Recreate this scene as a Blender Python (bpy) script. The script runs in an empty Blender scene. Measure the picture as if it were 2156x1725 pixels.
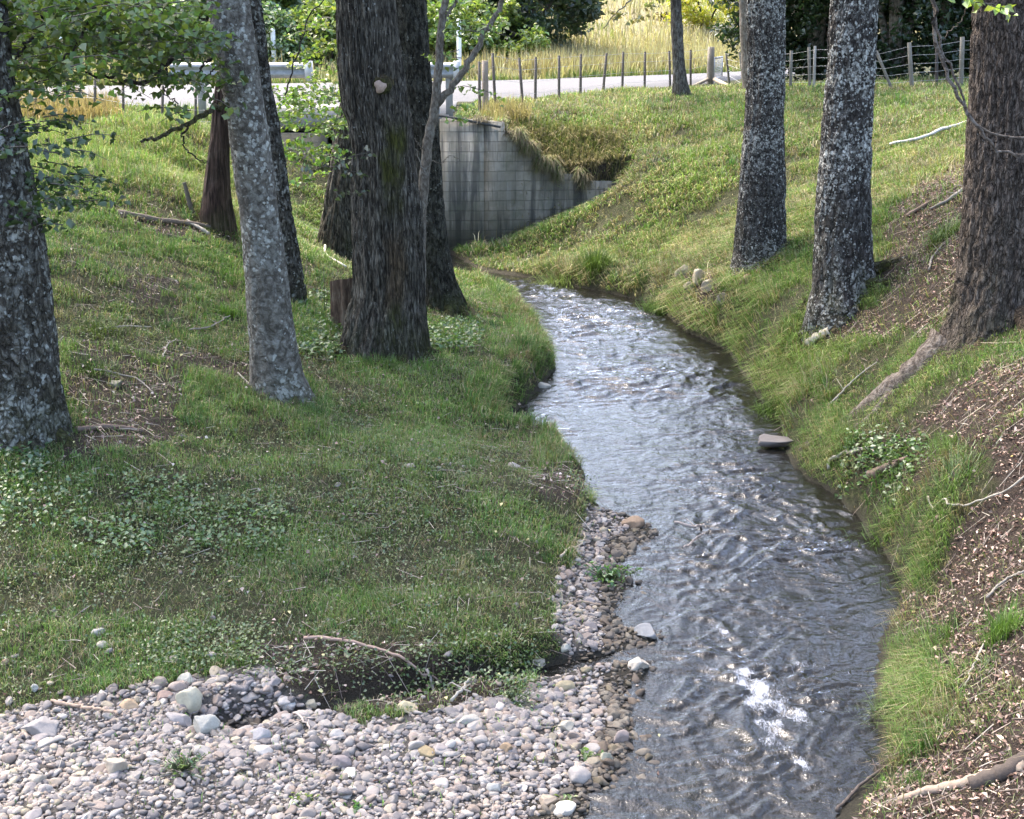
import bpy, bmesh, math, random
import numpy as np
from mathutils import Vector
rng = np.random.default_rng(11)
random.seed(5)
sc = bpy.context.scene
COL = sc.collection

# ------------------------------------------------------------------ camera maths
F = 2962.0; HZ = 40.0; CZ = 4.6
PIT = math.atan((862.5 - HZ) / F)
CP, SP = math.cos(PIT), math.sin(PIT)
def ray(px, py):
    xc = (px - 1078) / F; yc = -(py - 862.5) / F
    return xc, CP + yc * SP, -SP + yc * CP
def atz(px, py, z):
    d = ray(px, py); t = (z - CZ) / d[2]
    return d[0] * t, d[1] * t
def aty(px, py, y):
    d = ray(px, py); t = y / d[1]
    return np.array([d[0] * t, y, CZ + d[2] * t])
def project(x, y, z):
    zz = z - CZ
    w = np.maximum(y * CP - zz * SP, 0.05)
    v = y * SP + zz * CP
    return 1078 + F * x / w, 862.5 - F * v / w

# ------------------------------------------------------------------ noise
def hsh(ix, iy, iz, s):
    h = (ix.astype(np.int64) * 374761393 + iy.astype(np.int64) * 668265263 + iz.astype(np.int64) * 1440662683 + s * 974634777) & 0xffffffff
    h = ((h ^ (h >> 13)) * 1274126177) & 0xffffffff
    h = ((h ^ (h >> 15)) * 1103515245) & 0xffffffff
    return ((h ^ (h >> 16)) & 0xffff) / 65535.0
def vn(x, y, z=None, s=0):
    x = np.asarray(x, float); y = np.asarray(y, float)
    z = np.zeros_like(x) if z is None else np.asarray(z, float)
    fx, fy, fz = np.floor(x), np.floor(y), np.floor(z)
    ux, uy, uz = x - fx, y - fy, z - fz
    sm = lambda t: t * t * t * (t * (t * 6 - 15) + 10)
    ux, uy, uz = sm(ux), sm(uy), sm(uz)
    r = 0
    for a in (0, 1):
        for b in (0, 1):
            for c in (0, 1):
                w = (ux if a else 1 - ux) * (uy if b else 1 - uy) * (uz if c else 1 - uz)
                r = r + w * hsh(fx + a, fy + b, fz + c, s)
    return r * 2 - 1
def vn2(x, y, s=0):
    x = np.asarray(x, float); y = np.asarray(y, float)
    fx, fy = np.floor(x), np.floor(y)
    ux, uy = x - fx, y - fy
    sm = lambda t: t * t * t * (t * (t * 6 - 15) + 10)
    ux, uy = sm(ux), sm(uy)
    z0 = np.zeros_like(fx)
    return ((hsh(fx, fy, z0, s) * (1 - ux) + hsh(fx + 1, fy, z0, s) * ux) * (1 - uy) + (hsh(fx, fy + 1, z0, s) * (1 - ux) + hsh(fx + 1, fy + 1, z0, s) * ux) * uy) * 2 - 1
def fbm2(x, y, s=0, o=3):
    r = 0; a = 1.0; t = 0
    for k in range(o):
        r = r + a * vn2(x * 2 ** k + 17.3 * k, y * 2 ** k - 9.1 * k, s + k); t += a; a *= 0.5
    return r / t
def sstep(a, b, x):
    t = np.clip((x - a) / (b - a), 0, 1); return t * t * (3 - 2 * t)
def inpoly(x, y, poly):
    x = np.asarray(x); y = np.asarray(y); r = np.zeros(x.shape, bool)
    n = len(poly)
    for i in range(n):
        x0, y0 = poly[i]; x1, y1 = poly[(i + 1) % n]
        if y0 == y1: continue
        c = ((y0 > y) != (y1 > y)) & (x < (x1 - x0) * (y - y0) / (y1 - y0) + x0)
        r ^= c
    return r
def segdist(x, y, pts, closed=False):
    d = np.full(np.shape(x), 1e9)
    n = len(pts)
    for i in range(n if closed else n - 1):
        ax, ay = pts[i]; bx, by = pts[(i + 1) % n]
        vx, vy = bx - ax, by - ay
        t = np.clip(((x - ax) * vx + (y - ay) * vy) / (vx * vx + vy * vy + 1e-12), 0, 1)
        d = np.minimum(d, np.hypot(x - ax - t * vx, y - ay - t * vy))
    return d

# ------------------------------------------------------------------ mesh + object helpers
def tag(o, label=None, cat=None, group=None, kind=None):
    if label: o['label'] = label
    if cat: o['category'] = cat
    if group: o['group'] = group
    if kind: o['kind'] = kind
    return o
def mesh_np(name, V, faces, mat=None, col=None, smooth=False, parent=None, origin=(0, 0, 0)):
    """faces: list of int arrays (N,3)/(N,4)"""
    V = np.asarray(V, np.float32) - np.asarray(origin, np.float32)
    me = bpy.data.meshes.new(name)
    faces = [np.asarray(f, np.int32) for f in faces if len(f)]
    me.vertices.add(len(V)); me.vertices.foreach_set('co', V.ravel())
    loops = np.concatenate([f.ravel() for f in faces])
    tot = np.concatenate([np.full(len(f), f.shape[1], np.int32) for f in faces])
    start = np.concatenate([[0], np.cumsum(tot)[:-1]]).astype(np.int32)
    me.loops.add(len(loops)); me.loops.foreach_set('vertex_index', loops)
    me.polygons.add(len(tot)); me.polygons.foreach_set('loop_start', start)
    if smooth: me.polygons.foreach_set('use_smooth', np.ones(len(tot), bool))
    if col is not None:
        at = me.color_attributes.new('Col', 'FLOAT_COLOR', 'POINT')
        c = np.ones((len(V), 4), np.float32); c[:, :col.shape[1]] = col
        at.data.foreach_set('color', c.ravel())
    me.update(calc_edges=True)
    if mat: me.materials.append(mat)
    o = bpy.data.objects.new(name, me); COL.objects.link(o)
    if parent is not None: o.parent = parent
    else: o.location = origin
    return o
def thing(name, loc, label, cat, group=None):
    o = bpy.data.objects.new(name, None); COL.objects.link(o)
    o.empty_display_size = 0.2; o.location = loc
    return tag(o, label, cat, group)
class MB:
    def __init__(s): s.v = []; s.q = []; s.t = []; s.c = []; s.n = 0
    def add(s, V, q=(), t=(), col=None):
        V = np.asarray(V, float)
        if len(q): s.q.append(np.asarray(q) + s.n)
        if len(t): s.t.append(np.asarray(t) + s.n)
        s.v.append(V); s.n += len(V)
        s.c.append(np.broadcast_to(np.asarray((1, 1, 1) if col is None else col, float), (len(V), 3)))
    def box(s, lo, hi, col=None):
        x0, y0, z0 = lo; x1, y1, z1 = hi
        s.add([(x0, y0, z0), (x1, y0, z0), (x1, y1, z0), (x0, y1, z0), (x0, y0, z1), (x1, y0, z1), (x1, y1, z1), (x0, y1, z1)],
              [(0, 3, 2, 1), (4, 5, 6, 7), (0, 1, 5, 4), (1, 2, 6, 5), (2, 3, 7, 6), (3, 0, 4, 7)], col=col)
    def tube(s, P, R, n=8, col=None, caps=True):
        P = np.asarray(P, float); R = np.broadcast_to(np.asarray(R, float), (len(P),))
        T = np.gradient(P, axis=0); T /= np.linalg.norm(T, axis=1)[:, None] + 1e-9
        ref = np.array([0, 0, 1.0]) if abs(T[:, 2]).mean() < 0.8 else np.array([1.0, 0, 0])
        A = np.cross(T, ref); A /= np.linalg.norm(A, axis=1)[:, None] + 1e-9
        B = np.cross(T, A)
        th = np.linspace(0, 2 * np.pi, n, endpoint=False)
        V = P[:, None, :] + R[:, None, None] * (np.cos(th)[None, :, None] * A[:, None, :] + np.sin(th)[None, :, None] * B[:, None, :])
        m = len(P)
        i = np.arange(m - 1)[:, None] * n; j = np.arange(n)[None, :]; k = (j + 1) % n
        Q = np.stack([i + j, i + k, i + n + k, i + n + j], -1).reshape(-1, 4)
        V = V.reshape(-1, 3); tr = []
        if caps:
            V = np.vstack([V, P[0], P[-1]])
            tr = [(m * n, (a + 1) % n, a) for a in range(n)] + [(m * n + 1, (m - 1) * n + a, (m - 1) * n + (a + 1) % n) for a in range(n)]
        s.add(V, Q, tr, col)
    def build(s, name, mat, parent=None, origin=(0, 0, 0), smooth=False):
        return mesh_np(name, np.vstack(s.v), [np.vstack(x) for x in (s.q, s.t) if x], mat, np.vstack(s.c), smooth, parent, origin)
def spline(pts, n=24, jit=0.0):
    P = np.asarray(pts, float)
    t = np.r_[0, np.cumsum(np.linalg.norm(np.diff(P, axis=0), axis=1))]; t /= t[-1]
    # catmull-rom through points
    Pm = np.vstack([2 * P[0] - P[1], P, 2 * P[-1] - P[-2]])
    out = []
    for u in np.linspace(0, 1, n):
        i = min(np.searchsorted(t, u, 'right') - 1, len(P) - 2); f = (u - t[i]) / (t[i + 1] - t[i] + 1e-9)
        a, b, c, d = Pm[i], Pm[i + 1], Pm[i + 2], Pm[i + 3]
        out.append(0.5 * (2 * b + (c - a) * f + (2 * a - 5 * b + 4 * c - d) * f * f + (3 * b - a - 3 * c + d) * f ** 3))
    out = np.array(out)
    if jit: out[1:-1] += rng.normal(0, jit, (n - 2, P.shape[1]))
    return out

# ------------------------------------------------------------------ materials
def nmat(name):
    m = bpy.data.materials.new(name); m.use_nodes = True
    nt = m.node_tree; nt.nodes.clear()
    out = nt.nodes.new('ShaderNodeOutputMaterial')
    return m, nt, out
def N(nt, t, **k):
    n = nt.nodes.new(t)
    for a, b in k.items():
        if a.startswith('i_'):
            key = a[2:]; key = int(key) if key.isdigit() else key
            n.inputs[key].default_value = b
        else: setattr(n, a, b)
    return n
def ramp(nt, src, stops, interp='LINEAR'):
    r = nt.nodes.new('ShaderNodeValToRGB'); r.color_ramp.interpolation = interp
    el = r.color_ramp.elements
    while len(el) < len(stops): el.new(0.5)
    for e, (p, c) in zip(el, stops):
        e.position = p; e.color = (*c, 1) if len(c) == 3 else c
    nt.links.new(src, r.inputs[0]); return r
def noise(nt, vec, scale, detail=4, rough=0.6, dist=0.0):
    n = N(nt, 'ShaderNodeTexNoise', i_Scale=scale, i_Detail=detail, i_Roughness=rough, i_Distortion=dist)
    if vec is not None: nt.links.new(vec, n.inputs['Vector'])
    return n
def mixc(nt, fac, a, b, mode='MIX'):
    m = N(nt, 'ShaderNodeMix', data_type='RGBA', blend_type=mode)
    for s, v in ((0, fac), (6, a), (7, b)):
        if isinstance(v, bpy.types.NodeSocket): nt.links.new(v, m.inputs[s])
        elif isinstance(v, (int, float)): m.inputs[s].default_value = v
        else: m.inputs[s].default_value = (*v, 1)
    return m.outputs[2]
def mth(nt, op, a, b=0.0, clamp=False):
    m = N(nt, 'ShaderNodeMath', operation=op, use_clamp=clamp)
    for i, v in ((0, a), (1, b)):
        if isinstance(v, bpy.types.NodeSocket): nt.links.new(v, m.inputs[i])
        else: m.inputs[i].default_value = v
    return m.outputs[0]
def mapping(nt, scale=(1, 1, 1), src='Object'):
    tc = N(nt, 'ShaderNodeTexCoord'); mp = N(nt, 'ShaderNodeMapping'); mp.inputs['Scale'].default_value = scale
    nt.links.new(tc.outputs[src], mp.inputs['Vector']); return mp.outputs[0]
def finish(nt, out, col, rough=0.85, bump=None, bstr=0.5, bdist=0.02, spec=0.3, metal=0.0):
    b = N(nt, 'ShaderNodeBsdfPrincipled'); b.inputs['Specular IOR Level'].default_value = spec; b.inputs['Metallic'].default_value = metal
    if isinstance(col, bpy.types.NodeSocket): nt.links.new(col, b.inputs['Base Color'])
    else: b.inputs['Base Color'].default_value = (*col, 1)
    if isinstance(rough, bpy.types.NodeSocket): nt.links.new(rough, b.inputs['Roughness'])
    else: b.inputs['Roughness'].default_value = rough
    if bump is not None:
        bp = N(nt, 'ShaderNodeBump', i_Strength=bstr, i_Distance=bdist)
        nt.links.new(bump, bp.inputs['Height']); nt.links.new(bp.outputs[0], b.inputs['Normal'])
    nt.links.new(b.outputs[0], out.inputs[0])

def leaf_mat(name, trans=0.35, gloss=0.06, tint=(1.0, 1.15, 0.6)):
    m, nt, out = nmat(name)
    a = N(nt, 'ShaderNodeAttribute', attribute_name='Col')
    d = N(nt, 'ShaderNodeBsdfDiffuse'); t = N(nt, 'ShaderNodeBsdfTranslucent'); g = N(nt, 'ShaderNodeBsdfGlossy', i_Roughness=0.45)
    nt.links.new(a.outputs[0], d.inputs[0])
    nt.links.new(mixc(nt, 1.0, a.outputs[0], tint, 'MULTIPLY'), t.inputs[0])
    m1 = N(nt, 'ShaderNodeMixShader', i_0=trans); m2 = N(nt, 'ShaderNodeMixShader', i_0=gloss)
    nt.links.new(d.outputs[0], m1.inputs[1]); nt.links.new(t.outputs[0], m1.inputs[2])
    nt.links.new(m1.outputs[0], m2.inputs[1]); nt.links.new(g.outputs[0], m2.inputs[2])
    nt.links.new(m2.outputs[0], out.inputs[0]); return m
M_GRASS = leaf_mat('grass_blades', 0.3, 0.03)
M_LEAF = leaf_mat('tree_leaves', 0.4, 0.07)
M_LITTER = leaf_mat('dead_leaves', 0.12, 0.03, (1, 0.9, 0.8))

def col_mat(name, rough=0.8, bscale=60, bstr=0.4, var=0.35, bdist=0.01, spec=0.3):
    """vertex colour x noise"""
    m, nt, out = nmat(name)
    a = N(nt, 'ShaderNodeAttribute', attribute_name='Col')
    v = mapping(nt); n1 = noise(nt, v, bscale, 5); n2 = noise(nt, v, bscale * 0.2, 4)
    k = mth(nt, 'MULTIPLY_ADD', n1.outputs[0], var); k.node.inputs[2].default_value = 1 - var
    k2 = mth(nt, 'ADD', k, mth(nt, 'MULTIPLY', n2.outputs[0], var))
    c = mixc(nt, 1.0, a.outputs[0], k2, 'MULTIPLY')
    finish(nt, out, c, rough, n1.outputs[0], bstr, bdist, spec); return m
M_STONE = col_mat('river_stone', 0.75, 70, 0.35, 0.45, 0.01, 0.35)
M_WOOD = col_mat('weathered_wood', 0.85, 40, 0.6, 0.6, 0.01, 0.2)
M_METAL = None

def bark_mat(name, dark, light, lichen=(0.36, 0.36, 0.33), lam=0.5, lscale=9, stretch=0.35, moss=0.0, fine=14, bstr=0.9, haze=.5, rp=(.40, .62), plates=0.0, pscale=22, pst=.35):
    m, nt, out = nmat(name)
    v = mapping(nt, (1, 1, stretch)); v1 = mapping(nt)
    n1 = noise(nt, v, fine, 6, 0.65, 0.4)
    base = ramp(nt, n1.outputs[0], [(rp[0], dark), (rp[1], light)]).outputs[0]
    n2 = noise(nt, v1, lscale, 5, 0.7, 0.3)                       # small flecks of lichen
    n3 = noise(nt, v1, 1.3, 3, 0.5)                               # where lichen gathers
    vo = N(nt, 'ShaderNodeTexVoronoi', i_Scale=lscale * 2.2); nt.links.new(mixc(nt, 0.06, v1, n2.outputs[1]), vo.inputs['Vector'])
    thr = mth(nt, 'SUBTRACT', mth(nt, 'ADD', n2.outputs[0], mth(nt, 'MULTIPLY', mth(nt, 'SUBTRACT', n3.outputs[0], 0.5), 0.55)), mth(nt, 'MULTIPLY', vo.outputs['Distance'], 0.30))
    lo = 0.66 - 0.36 * lam
    lm = ramp(nt, thr, [(lo, (0, 0, 0)), (lo + 0.05, (1, 1, 1))]).outputs[0]
    n4 = noise(nt, v1, 38, 2)
    lc = mixc(nt, n4.outputs[0], tuple(0.55 * c for c in lichen), tuple(min(0.75, 1.35 * c) for c in lichen))
    n6 = noise(nt, v1, lscale * .35, 5, .7, .5)
    hz_ = ramp(nt, mth(nt, 'ADD', n6.outputs[0], mth(nt, 'MULTIPLY', mth(nt, 'SUBTRACT', n1.outputs[0], .5), .8)), [(.50, (0, 0, 0)), (.66, (haze, haze, haze))]).outputs[0]
    base = mixc(nt, hz_, base, tuple(.62 * c for c in lichen))
    c = mixc(nt, lm, base, lc)
    if moss:
        n5 = noise(nt, v1, 2.2, 4); a = N(nt, 'ShaderNodeAttribute', attribute_name='Col'); sc_ = N(nt, 'ShaderNodeSeparateColor'); nt.links.new(a.outputs[0], sc_.inputs[0])
        wk_ = mth(nt, 'MULTIPLY', sc_.outputs[1], ramp(nt, n1.outputs[0], [(.35, (.25, .25, .25)), (.6, (1, 1, 1))]).outputs[0])
        c = mixc(nt, mth(nt, 'MULTIPLY', wk_, .7), c, (.11, .068, .032))
        c = mixc(nt, mth(nt, 'MULTIPLY', sc_.outputs[2], ramp(nt, n5.outputs[0], [(.38, (0, 0, 0)), (.62, (1, 1, 1))]).outputs[0]), c, (.06, .062, .016))
        mk = mth(nt, 'MULTIPLY', sc_.outputs[0], ramp(nt, n5.outputs[0], [(0.38, (0, 0, 0)), (0.62, (1, 1, 1))]).outputs[0])
        c = mixc(nt, mth(nt, 'MULTIPLY', mk, moss), c, (0.045, 0.050, 0.014))
    h = mth(nt, 'ADD', n1.outputs[0], mth(nt, 'MULTIPLY', lm, 0.25))
    if plates:
        v2 = mapping(nt, (1, 1, pst)); nd = noise(nt, v2, pscale * .5, 3, .6)
        vp = N(nt, 'ShaderNodeTexVoronoi', feature='DISTANCE_TO_EDGE', i_Scale=pscale); nt.links.new(mixc(nt, .12, v2, nd.outputs[1]), vp.inputs['Vector'])
        ck = ramp(nt, vp.outputs['Distance'], [(.0, (0, 0, 0)), (.16, (1, 1, 1))]).outputs[0]
        c = mixc(nt, mth(nt, 'MULTIPLY', mth(nt, 'SUBTRACT', 1.0, ck), plates), c, tuple(.6 * q for q in dark))
        h = mth(nt, 'ADD', h, mth(nt, 'MULTIPLY', ck, plates * .9))
    finish(nt, out, c, 0.9, h, bstr, 0.06, 0.15); return m
M_BARK_LICHEN = bark_mat('lichen_bark', (0.030, 0.026, 0.021), (0.115, 0.103, 0.084), (0.32, 0.32, 0.29), 0.70, 10, 0.7, 0.6, 16, 1.0, .6, plates=.55, pscale=16, pst=.45)
M_BARK_SMOOTH = bark_mat('grey_smooth_bark', (0.062, 0.055, 0.045), (0.175, 0.16, 0.135), (0.37, 0.37, 0.33), 0.64, 9, 1.0, 0.4, 14, 0.8, .5, plates=.25, pscale=12, pst=.8)
M_BARK_DARK = bark_mat('dark_furrowed_bark', (0.032, 0.027, 0.021), (0.20, 0.178, 0.14), (0.34, 0.34, 0.31), 0.30, 14, 0.20, 0.9, 30, 1.0, .2, (.42, .68), plates=.5, pscale=24, pst=.16)
M_BARK_SPECK = bark_mat('speckled_bark', (0.030, 0.026, 0.023), (0.11, 0.098, 0.088), (0.50, 0.49, 0.44), 0.78, 18, 0.6, 0.5, 24, 1.0, .30, plates=.5, pscale=24, pst=.5)
M_BARK_SPECK2 = bark_mat('white_flecked_bark', (0.030, 0.026, 0.023), (0.11, 0.097, 0.087), (0.54, 0.53, 0.48), 0.78, 15, 0.55, 0.6, 22, 1.0, .42, plates=.5, pscale=20, pst=.45)
M_BARK_BROWN = bark_mat('brown_scaly_bark', (0.044, 0.034, 0.027), (0.20, 0.16, 0.132), (0.42, 0.40, 0.37), 0.14, 22, 0.35, 0.4, 38, 1.0, .1, (.36, .66), plates=.65, pscale=26, pst=.32)
M_BARK_MOSSY = bark_mat('dark_mossy_bark', (0.014, 0.013, 0.010), (0.072, 0.066, 0.050), (0.22, 0.22, 0.19), 0.42, 12, 0.5, 0.9, 20, 1.0, .35, plates=.4, pscale=18, pst=.4)
M_BARK_RED = bark_mat('reddish_bark', (0.016, 0.010, 0.008), (0.075, 0.046, 0.034), (0.2, 0.17, 0.13), 0.05, 9, 0.1, 0.4, 20, 1.0, .2)
M_BARK_THIN = bark_mat('sapling_bark', (0.075, 0.062, 0.048), (0.17, 0.145, 0.115), (0.3, 0.3, 0.27), 0.2, 20, 0.5, 0.0, 30, 0.4)
M_BARK_GREY = bark_mat('plain_grey_bark', (0.03, 0.026, 0.022), (0.095, 0.082, 0.068), (0.3, 0.3, 0.27), 0.15, 14, 0.3, 0.4, 24, 0.8)

# ------------------------------------------------------------------ terrain
WL = [(860, 540), (930, 566), (985, 580), (1020, 590), (1065, 612), (1092, 632), (1102, 655), (1130, 690), (1162, 738), (1168, 780), (1140, 818), (1092, 862), (1062, 893), (1085, 912), (1180, 922),
      (1222, 985), (1240, 1050), (1285, 1078), (1345, 1095), (1388, 1122), (1335, 1150), (1300, 1185), (1330, 1225), (1290, 1285), (1310, 1320), (1380, 1335), (1350, 1372), (1372, 1405),
      (1318, 1450), (1332, 1530), (1328, 1585), (1288, 1632), (1240, 1682), (1225, 1740)]
WR = [(880, 515), (960, 541), (1010, 570), (1060, 578), (1120, 585), (1200, 600), (1290, 620), (1350, 632), (1400, 660), (1450, 700), (1540, 742), (1572, 800), (1605, 850), (1645, 885), (1648, 930),
      (1664, 972), (1700, 1010), (1760, 1042), (1800, 1082), (1832, 1130), (1872, 1180), (1902, 1230), (1888, 1290), (1852, 1350), (1842, 1420), (1838, 1500), (1850, 1555), (1838, 1620), (1800, 1662), (1755, 1725)]
wl = [atz(a, b, 0) for a, b in WL]; wr = [atz(a, b, 0) for a, b in WR]
WATER = [(-3.4, 37.0)] + wl + [(0.1, 5.5), (-0.4, 2.0), (-0.8, -25.0)] + [(2.6, -25.0), (2.2, 1.0), (1.95, 5.0)] + wr[::-1] + [(-1.9, 37.0)]
DITCH = [atz(a, b, 0) for a, b in ((430, 1545), (560, 1535), (680, 1518), (760, 1492), (900, 1470), (1050, 1448), (1150, 1425), (1240, 1395), (1340, 1375))]
# ground control points: (px, py, z)
CT = [(0, 1725, .12), (300, 1725, .10), (700, 1725, .09), (1000, 1720, .08), (1180, 1700, .05), (0, 1560, .14), (300, 1580, .12), (700, 1620, .12), (1000, 1560, .14), (1200, 1500, .10), (1250, 1600, .06), (1280, 1470, .05),
      (0, 1450, .22), (250, 1410, .22), (600, 1370, .26), (900, 1345, .24), (1130, 1330, .2), (1180, 1250, .17), (1200, 1150, .18), (1200, 1050, .28), (1180, 965, .24), (1250, 1130, .07), (1240, 1220, .06), (1260, 1330, .05),
      (0, 1150, .5), (300, 1150, .42), (600, 1150, .38), (900, 1150, .32), (0, 960, .8), (150, 940, .8), (400, 950, .62), (700, 950, .5), (980, 950, .36), (1060, 940, .14), (1080, 975, .24), (1050, 835, .32), (590, 830, .66), (810, 750, .56), (1000, 750, .46), (1120, 740, .36), (950, 640, .45), (1040, 640, .3),
      (150, 750, 1.15), (300, 700, 1.1), (450, 700, .92), (300, 600, 1.35), (150, 560, 1.65), (450, 560, 1.25), (620, 640, .8), (700, 560, .8), (650, 480, .95), (450, 480, 1.55), (250, 430, 1.95), (350, 400, 2.05), (200, 330, 2.35), (400, 330, 2.3), (100, 275, 2.62), (300, 278, 2.64), (430, 280, 2.62),
      (1100, 525, .22), (1020, 530, .12), (1200, 510, .42), (1300, 470, .85), (1450, 480, .95), (1400, 560, .5), (1300, 560, .34), (1200, 560, .25), (1450, 640, .4), (1550, 560, 1.0), (1660, 565, 1.2), (1490, 590, .75), (1490, 685, .4), (1590, 760, .35), (1600, 680, .7), (1700, 640, 1.1), (1870, 645, 1.35), (1700, 780, .45), (1800, 750, .9), (1900, 700, 1.25), (1960, 725, 1.4), (2130, 720, 1.65),
      (1700, 880, .36), (1850, 850, .75), (2000, 850, 1.18), (2150, 850, 1.52), (2100, 785, 1.56), (2040, 765, 1.45), (1730, 960, .32), (1900, 960, .7), (2150, 1000, 1.2), (2020, 1000, 1.0), (1850, 1040, .35), (2000, 1150, .6), (2156, 1150, .98), (1950, 1250, .25), (2050, 1300, .5), (2156, 1350, .75), (1920, 1400, .18), (2050, 1500, .42), (2156, 1500, .62), (1910, 1560, .16), (2000, 1650, .3), (2156, 1720, .5), (1850, 1710, .1)]
pts = [(*atz(a, b, z), z) for a, b, z in CT]
for a, b, y in [(1400, 400, 27), (1500, 300, 29), (1450, 205, 35), (1340, 193, 36.5), (1650, 450, 22.5), (1680, 300, 27), (1680, 195, 33.3), (1900, 300, 25), (1900, 195, 32), (1950, 450, 18.5), (2000, 350, 21.5), (2040, 205, 29.5), (2030, 500, 16), (2150, 560, 14.5), (1850, 550, 18), (1320, 330, 28.9), (1250, 300, 30.1), (1280, 345, 29.7), (1170, 290, 30.3), (1110, 268, 30.2), (1220, 335, 29.7), (1350, 260, 31), (1200, 222, 33.5)]:
    p = aty(a, b, y); pts.append((p[0], y, p[2]))
pts += [(-14, 6, 1.0), (-14, 14, 1.8), (-14, 22, 2.4), (-8, 7, .55), (-6, 9, .35), (-6, 4, .25), (-3, 4, .1), (8, 6, 2.0), (10, 12, 2.6), (12, 20, 2.9), (14, 30, 3.1), (6, 3, 1.3), (5, -5, 1.6), (-6, -6, 1.0), (-20, -20, 2), (20, -20, 2.5), (-30, 10, 2.2), (30, 15, 3),
        (-40, 25, 2.7), (-20, 30, 2.7), (-11, 31, 2.7), (-6, 33, 2.7), (0, 35, 2.7), (3, 38, 2.7), (6, 44, 2.72), (-40, 36, 2.7), (-14, 41, 2.7), (0, 45, 2.7), (6.7, 50, 2.72), (12, 36, 3.1), (9, 40, 2.95), (20, 45, 3.1), (30, 40, 3.2), (-14, 34, 2.7), (-2, 39, 2.7)]
PT = np.array(pts); c2 = 0.6 ** 2
def _phi(d2): return np.sqrt(d2 + c2)
A = _phi((PT[:, None, 0] - PT[None, :, 0]) ** 2 + (PT[:, None, 1] - PT[None, :, 1]) ** 2) - np.eye(len(PT)) * 0.06
n_ = len(PT); A = np.block([[A, np.ones((n_, 1))], [np.ones((1, n_)), np.zeros((1, 1))]])
RW = np.linalg.solve(A, np.r_[PT[:, 2], 0])
def rbf(x, y):
    sh = np.shape(x); x = np.ravel(x); y = np.ravel(y); r = np.empty(len(x))
    for i in range(0, len(x), 40000):
        xx, yy = x[i:i + 40000], y[i:i + 40000]
        r[i:i + 40000] = _phi((xx[:, None] - PT[None, :, 0]) ** 2 + (yy[:, None] - PT[None, :, 1]) ** 2) @ RW[:-1] + RW[-1]
    return r.reshape(sh)
# retaining wall front line (world x -> y of its face, height of its top)
WX = np.array([aty(p, 300, y)[0] for p, y in ((926, 28.9), (1020, 28.9), (1130, 29.05), (1300, 29.3))]); WY = np.array([28.9, 28.9, 29.05, 29.3])
_st = [(926, 250), (1062, 258), (1064, 284), (1100, 286), (1102, 312), (1128, 314), (1130, 345), (1168, 346), (1170, 368), (1225, 370), (1227, 384), (1300, 386)]
TX = np.array([aty(p, 300, 29.0)[0] for p, q in _st])
TZ = np.array([aty(1078, q, 29.0)[2] for p, q in _st])
ROAD_NEAR = [(-40, 22), (-11, 30.2), (-5, 32.2), (0, 34.3), (3, 37.5), (6, 43.2), (8, 47.5), (16, 55), (34, 66)]
ROAD_FAR = [(-40, 33), (-14, 40), (0, 44.4), (6.7, 49.6), (14, 57), (32, 74)]
def height(x, y):
    z = rbf(x, y)
    z = np.clip(z, -0.2, 3.4)
    # plateau near and far outside the modelled banks, hill beyond the road
    far = sstep(14, 34, np.abs(x)); z = z * (1 - far) + 2.75 * far
    back = sstep(0, -14, y); z = z * (1 - back) + 1.9 * back
    yf = np.interp(x, [p[0] for p in ROAD_FAR], [p[1] for p in ROAD_FAR])
    d = y - yf
    z = np.where(d > 0.5, 2.72 + 0.55 * sstep(0.5, 3, d) * 0.3 + 0.20 * np.maximum(0, d - 5) * (1 - 0.45 * sstep(60, 260, d)), z)
    z = z + np.where(d > 8, (fbm2(x / 25, y / 25, 3, 3) * 2.2) * sstep(8, 30, d), 0)
    # bridge opening
    op = (x > -4.15) & (x < -1.38) & (y > 28.9) & (y < 37.5)
    z = np.where(op, np.minimum(z, 0.15), z)
    # retaining wall step
    inx = (x > WX[0]) & (x < WX[-1] + 0.6)
    fy = np.interp(x, WX, WY); tz = np.interp(x, TX, TZ)
    front = inx & (y < fy + 0.12) & (y > fy - 1.5)
    fl = np.interp(x, [WX[0], -0.55, 0.1, 0.9, 1.55, WX[-1]], [-0.05, 0.02, 0.20, 0.55, 0.80, 0.92])
    fw = (1 - sstep(WX[-1] - .35, WX[-1] + .55, x)) * sstep(1.5, .9, fy - y)
    z = np.where(front, z + fw * (np.minimum(z, fl + 0.12 * (fy - y)) - z), z)
    z = np.where(inx & (x < WX[-1]) & (y >= fy + 0.12) & (y < fy + 3), np.maximum(z, tz - 0.03), z)
    # relief
    z = z + fbm2(x * 0.9, y * 0.9, 21, 4) * 0.06 + vn2(x * 5, y * 5, 9) * 0.015
    # stream bed
    ins = inpoly(x, y, WATER); ds = segdist(x, y, WATER, True)
    px, py = project(x, y, np.zeros_like(x))
    grav = inpoly(px, py, G_POLY)
    w = np.where(grav, 0.9, np.where(px < 1300, .17, .26) + .10 * vn2(x * 1.3, y * 1.3, 35))
    ds2 = np.maximum(0, ds + vn2(x * 3, y * 3, 31) * 0.05)
    out = 0.01 + np.maximum(z - 0.01, 0.03) * sstep(0, 1, ds2 / w) ** 0.7
    z = np.where(ins, -0.03 - 0.22 * sstep(0, 0.9, ds) + vn2(x * 2.5, y * 2.5, 77) * 0.04 * sstep(0, .3, ds), np.where(ds < 0.9, np.minimum(out, np.maximum(z, .04)), z))
    dd = segdist(x, y, DITCH)
    z = np.where((dd < 0.45) & ~ins, np.minimum(z, -0.045 + sstep(0.05, 0.28, dd + vn2(x * 4, y * 4, 5) * 0.05) * 0.26), z)
    return z
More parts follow.
